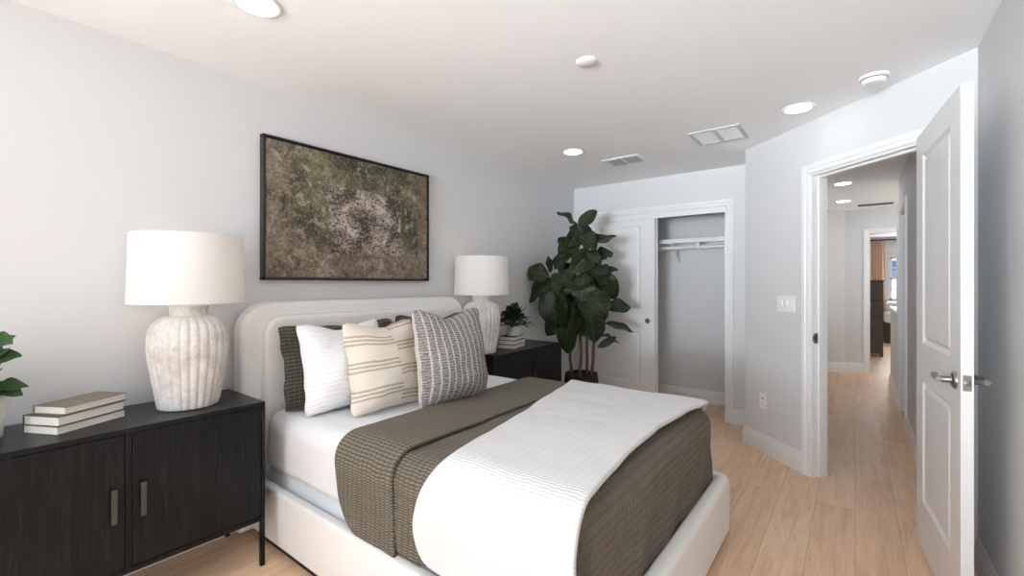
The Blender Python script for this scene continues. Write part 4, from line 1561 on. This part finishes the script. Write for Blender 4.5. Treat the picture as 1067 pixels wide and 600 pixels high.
# base(r,z) tip(r,z) forward of base, forward of tip, width
LV = [
    ((-.05, 1.90), (-.205, 2.06), .02, .06, .15), ((-.03, 1.89), (.135, 2.06), .0, .02, .13),
    ((-.05, 1.90), (-.10, 1.70), .05, .16, .20), ((.03, 1.70), (.295, 1.82), .02, .10, .21),
    ((.05, 1.80), (.20, 1.86), -.06, -.12, .17), ((-.06, 1.78), (-.20, 1.60), .02, .08, .20),
    ((.08, 1.64), (-.10, 1.46), .10, .22, .22), ((-.33, 1.40), (-.56, 1.47), .06, .05, .19),
    ((-.32, 1.44), (-.31, 1.60), .02, .0, .09), ((-.10, 1.46), (-.31, 1.28), .08, .17, .21),
    ((-.28, 1.37), (-.555, 1.22), .06, .08, .20), ((-.27, 1.33), (-.33, .92), .10, .20, .30),
    ((-.20, 1.28), (-.11, .93), .12, .22, .26), ((.12, 1.42), (-.14, 1.30), .10, .20, .21),
    ((.03, 1.36), (.30, 1.50), .06, .14, .20), ((.15, 1.46), (.31, 1.19), .04, .12, .22),
    ((-.05, 1.30), (.12, 1.06), .12, .24, .24), ((-.12, 1.22), (-.02, .96), .10, .2, .24),
    ((.06, 1.15), (.06, .78), .14, .22, .26), ((-.13, 1.02), (-.20, .66), .12, .16, .20),
    ((.23, 1.10), (.47, 1.11), .06, .08, .15), ((.22, .93), (.50, .91), .08, .10, .10),
    ((.15, .83), (.36, .81), .10, .12, .10), ((.15, .70), (.31, .80), .08, .12, .07),
    ((-.24, 1.02), (-.33, .82), .06, .10, .16), ((.02, 1.75), (-.16, 1.72), -.06, -.10, .2),
    ((.10, 1.62), (.28, 1.62), -.08, -.12, .2), ((-.12, 1.60), (-.27, 1.50), -.05, -.06, .2),
    ((.0, 1.55), (.10, 1.36), .0, .02, .24), ((-.06, 1.50), (-.22, 1.40), -.06, -.08, .24),
    ((.10, 1.30), (.26, 1.12), -.06, -.08, .24), ((-.10, 1.32), (-.22, 1.10), -.06, -.08, .26),
    ((.0, 1.20), (.02, .98), -.04, -.02, .26), ((.12, 1.22), (.28, 1.26), .10, .16, .18),
    ((-.16, 1.14), (-.36, 1.08), .02, .02, .22), ((.10, 1.02), (.20, .86), .02, .06, .18),
    ((.02, 1.66), (.16, 1.54), .12, .2, .18), ((-.02, 1.62), (-.22, 1.66), .04, .10, .18),
    ((.14, 1.58), (.30, 1.66), .0, .02, .18), ((-.18, 1.42), (-.24, 1.20), .16, .22, .2),
    ((.0, 1.72), (.10, 1.92), -.03, -.04, .18), ((-.04, 1.80), (.12, 1.70), .08, .18, .2), ((.05, 1.50), (.24, 1.38), .12, .2, .24),
    ((-.08, 1.36), (-.26, 1.36), .14, .22, .24), ((.04, 1.28), (.20, 1.04), .14, .22, .24), ((-.08, 1.12), (-.16, .86), .14, .2, .24),
    ((.10, 1.20), (.16, .92), .06, .12, .24), ((-.02, 1.08), (.0, .82), .04, .08, .24), ((-.14, 1.22), (-.30, 1.02), -.02, .0, .24),
    ((.08, 1.44), (.26, 1.30), -.08, -.1, .24), ((-.10, 1.70), (-.22, 1.78), -.04, -.05, .17), ((.0, 1.42), (-.04, 1.18), .16, .26, .24),
]
bm = bmesh.new()
uvl = bm.loops.layers.uv.new('UVMap')
rnd = random.Random(11)
for (b_, t_, f0, f1, wd) in LV:
    pb, pt = tp(b_[0], b_[1], f0), tp(t_[0], t_[1], f1)
    nrm = FW * rnd.uniform(.35, 1.0) + Vector((0, 0, rnd.uniform(.4, 1.1))) + RT * rnd.uniform(-.8, .8)
    pt = pb + (pt - pb) * 1.10
    add_leaf(bm, uvl, pb, pt, nrm, wd * 1.25, rnd.uniform(0.10, 0.34), rnd.uniform(0.05, 0.40), rnd.uniform(0.05, 0.11), 'fiddle', rnd.uniform(0, 6))
for v in bm.verts:                       # leaves bend where they touch the wall and the closet door
    lim = XL + 0.02 - TX
    if v.co.x < lim + 0.06:
        v.co.x = lim + 0.06 * math.exp((v.co.x - lim - 0.06) / 0.06)
    v.co.y = min(v.co.y, YF - 0.03 - TY)
obj('foliage', bm, M['fig_leaf'], fig, smooth=True)

def pot_plant(name, label, loc, pot_r, pot_h, leaves, lmat, seed, tilt=0.0):
    t = thing(name, label, 'plant', loc)
    bm = bmesh.new()
    lathe(bm, [(pot_r * 0.86, 0.0), (pot_r * 0.92, 0.004), (pot_r, pot_h * 0.6), (pot_r, pot_h), (pot_r - 0.006, pot_h), (pot_r - 0.008, pot_h - 0.015)], 40, cap1=False)
    obj('pot', bm, M['white_pot'], t, smooth=True, auto=50)
    bm = bmesh.new()
    lathe(bm, [(pot_r - 0.007, pot_h - 0.016), (0.001, pot_h - 0.008)], 30)
    obj('soil', bm, M['soil'], t, smooth=True)
    bm = bmesh.new()
    uvl = bm.loops.layers.uv.new('UVMap')
    st = bmesh.new()
    rn = random.Random(seed)
    for (a, rad, z, L, wd, el) in leaves:
        dirv = Vector((math.cos(a), math.sin(a), 0))
        b_ = dirv * rad + Vector((0, 0, z))
        tip = b_ + (dirv * math.cos(el) + Vector((0, 0, math.sin(el)))) * L
        nrm = Vector((0, 0, 1)) * math.cos(el) - dirv * math.sin(el) + Vector((rn.uniform(-.2, .2), rn.uniform(-.2, .2), 0)) + FW * tilt
        add_leaf(bm, uvl, b_, tip, nrm, wd, rn.uniform(.05, .25), rn.uniform(.1, .35), .05, 'oval', rn.uniform(0, 6), 4, 8)
        tube(st, [(0.1 * dirv.x * rad, 0.1 * dirv.y * rad, pot_h - 0.02), (dirv.x * rad * 0.7, dirv.y * rad * 0.7, (pot_h + z) / 2 + 0.01), tuple(b_)], 0.0025, 6)
    obj('foliage', bm, lmat, t, smooth=True)
    obj('stems', st, M['bark'], t, smooth=True)
    return t
rn = random.Random(5)
lv = []
for k in range(34):
    a = k * 2.39996
    f = k / 34
    lv.append((a, 0.010 + 0.060 * f, 0.090 + 0.085 * (1 - f) + rn.uniform(-.012, .012), rn.uniform(.105, .135), rn.uniform(.085, .115), R(72 - 84 * f + rn.uniform(-12, 12))))
pot_plant('potted_plant', 'small green plant in a white pot on books beside the far lamp', (-2.395, 3.155, 0.870), 0.066, 0.085, lv, M['small_leaf'], 3)
rn = random.Random(9)
lv = []
for k in range(18):
    a = k * 2.39996 + 0.5
    f = k / 18
    lv.append((a, 0.02 + 0.02 * f, 0.18 + 0.15 * (1 - f) + rn.uniform(-.02, .02), rn.uniform(.08, .105), rn.uniform(.07, .085), R(65 - 50 * f + rn.uniform(-15, 15))))
# broad leaves reaching to the right, their faces turned to the room
ar = R(YAW)
for (da_, z, L, wd, el) in ((-12, 0.350, 0.130, 0.075, 3), (4, 0.275, 0.120, 0.075, 14), (-30, 0.255, 0.130, 0.075, -4), (20, 0.195, 0.105, 0.06, -22), (-50, 0.36, 0.11, 0.07, 30)):
    lv.append((ar + R(da_), 0.03, z, L, wd, R(el)))
pot_plant('potted_plant', 'leafy green plant in white pot at the left edge of the photo', (-2.45, 0.105, 0.770), 0.070, 0.15, lv, M['bright_leaf'], 4, tilt=0.7)

# ------------------------------------------------------------------ framed artwork
art = thing('framed_artwork', 'black-framed abstract painting in olive and brown above the bed', 'picture', (XL, 1.739, 1.752))
AW, AH = 1.216, 0.812
bm = bmesh.new()
for a, b in (((-AW / 2, -AH / 2), (AW / 2, -AH / 2 + 0.012)), ((-AW / 2, AH / 2 - 0.012), (AW / 2, AH / 2)), ((-AW / 2, -AH / 2), (-AW / 2 + 0.012, AH / 2)), ((AW / 2 - 0.012, -AH / 2), (AW / 2, AH / 2))):
    box(bm, (0.001, a[0], a[1]), (0.042, b[0], b[1]), 0.001, 1)
obj('frame', bm, M['black_frame'], art)
bm = bmesh.new()
uvl = bm.loops.layers.uv.new('UVMap')
x = 0.034
e = 0.018
vs = [bm.verts.new(c) for c in ((x, -AW / 2 + e, -AH / 2 + e), (x, AW / 2 - e, -AH / 2 + e), (x, AW / 2 - e, AH / 2 - e), (x, -AW / 2 + e, AH / 2 - e))]
bk = [bm.verts.new((0.004, v.co.y, v.co.z)) for v in vs]
f = bm.faces.new(vs)
for l, uv in zip(f.loops, ((0, 0), (1, 0), (1, 1), (0, 1))):
    l[uvl].uv = uv
for i in range(4):
    k = (i + 1) % 4
    bm.faces.new((vs[k], vs[i], bk[i], bk[k]))
bm.faces.new(bk[::-1])
obj('canvas', bm, M['painting'], art)

# ------------------------------------------------------------------ far bedroom
t = thing('tall_chest', 'tall dark wood chest in the far bedroom, seen through two doorways', 'cabinet', (-0.35, 10.55, 0))
bm = bmesh.new()
box(bm, (0.0, 0.0, 0.05), (0.755, 0.45, 1.365), 0.004)
obj('body', bm, M['dark_wood'], t)
bm = bmesh.new()
box(bm, (-0.015, -0.015, 1.365), (0.77, 0.46, 1.395), 0.005)
obj('top', bm, M['dark_wood'], t)
for x in (0.0, 0.715):
    for y in (0.0, 0.41):
        bm = bmesh.new()
        box(bm, (x, y, 0), (x + 0.04, y + 0.04, 0.05))
        obj('leg', bm, M['dark_wood'], t)
for k in range(4):
    bm = bmesh.new()
    z = 0.09 + k * 0.318
    box(bm, (0.03, -0.012, z), (0.725, 0.0, z + 0.30), 0.004)
    d = obj('drawer', bm, M['dark_wood'], t)
    for x in (0.2, 0.56):
        bm = bmesh.new()
        lathe(bm, [(0.008, 0.010), (0.008, 0.022), (0.014, 0.03), (0.001, 0.034)], 16, axis=Matrix.Translation((x, 0, z + 0.15)) @ Matrix.Rotation(R(90), 4, 'X'))
        obj('knob', bm, M['nickel'], d, smooth=True)
bm = bmesh.new()
tt = bmesh.new()
pr = []
for i in range(61):
    f_ = i / 60
    pr.append((0.27 + 0.285 * f_, 13.80 + 0.035 * math.sin(f_ * 2 * PI * 5.5)))
A = [tt.verts.new((p[0], p[1], 0.03)) for p in pr]
B = [tt.verts.new((p[0], p[1], 2.345)) for p in pr]
for i in range(60):
    tt.faces.new((A[i], A[i + 1], B[i + 1], B[i]))
merge(bm, tt)
cu = obj('curtain', bm, M['curtain'], smooth=True)
sol = cu.modifiers.new('thickness', 'SOLIDIFY')
sol.thickness = 0.004
tag(cu, 'tan curtain gathered beside the far bedroom window', 'curtain')
t = thing('curtain_rod', 'black curtain rod above the far bedroom window', 'curtain rod', (1.1, 13.80, 2.37))
bm = bmesh.new()
tube(bm, [(-0.9, 0, 0), (0.9, 0, 0)], 0.014, 12)
obj('rod', bm, M['black_metal'], t, smooth=True)
for x in (-0.86, 0.86):
    bm = bmesh.new()
    tube(bm, [(x, 0.0, 0), (x, 0.15, 0)], 0.009, 8)
    obj('bracket', bm, M['black_metal'], t)
t = thing('far_bed', 'white-covered bed on a dark base in the far bedroom', 'bed', (1.0, 13.35, 0))
bm = bmesh.new()
box(bm, (-0.48, -0.30, 0.0), (1.1, 0.38, 0.44), 0.01)
obj('base', bm, M['dark_wood'], t)
bm = bmesh.new()
box(bm, (-0.47, -0.29, 0.44), (1.08, 0.37, 0.70), 0.06, 4)
obj('mattress', bm, M['mattress'], t, smooth=True)
bm = bmesh.new()
box(bm, (-0.46, -0.02, 0.69), (0.3, 0.36, 0.92), 0.09, 5)
obj('pillow', bm, M['mattress'], t, smooth=True)
t = thing('neighbour_house', 'blue-grey house seen through the far bedroom window', 'house', (1.5, 19.5, 0))
bm = bmesh.new()
box(bm, (-2.5, 0, -1), (2.5, 3, 2.1))
obj('wall', bm, M['house_siding'], t)
bm = bmesh.new()
extrude_poly(bm, [(-0.4, 2.1), (3.4, 2.1), (1.5, 3.2)], -2.7, 2.7, 'X')
obj('roof', bm, M['vent_grey'], t)
for x in (-0.9, 0.1):
    bm = bmesh.new()
    box(bm, (x, -0.04, 0.7), (x + 0.6, 0.02, 1.5))
    obj('window', bm, M['trim'], t)
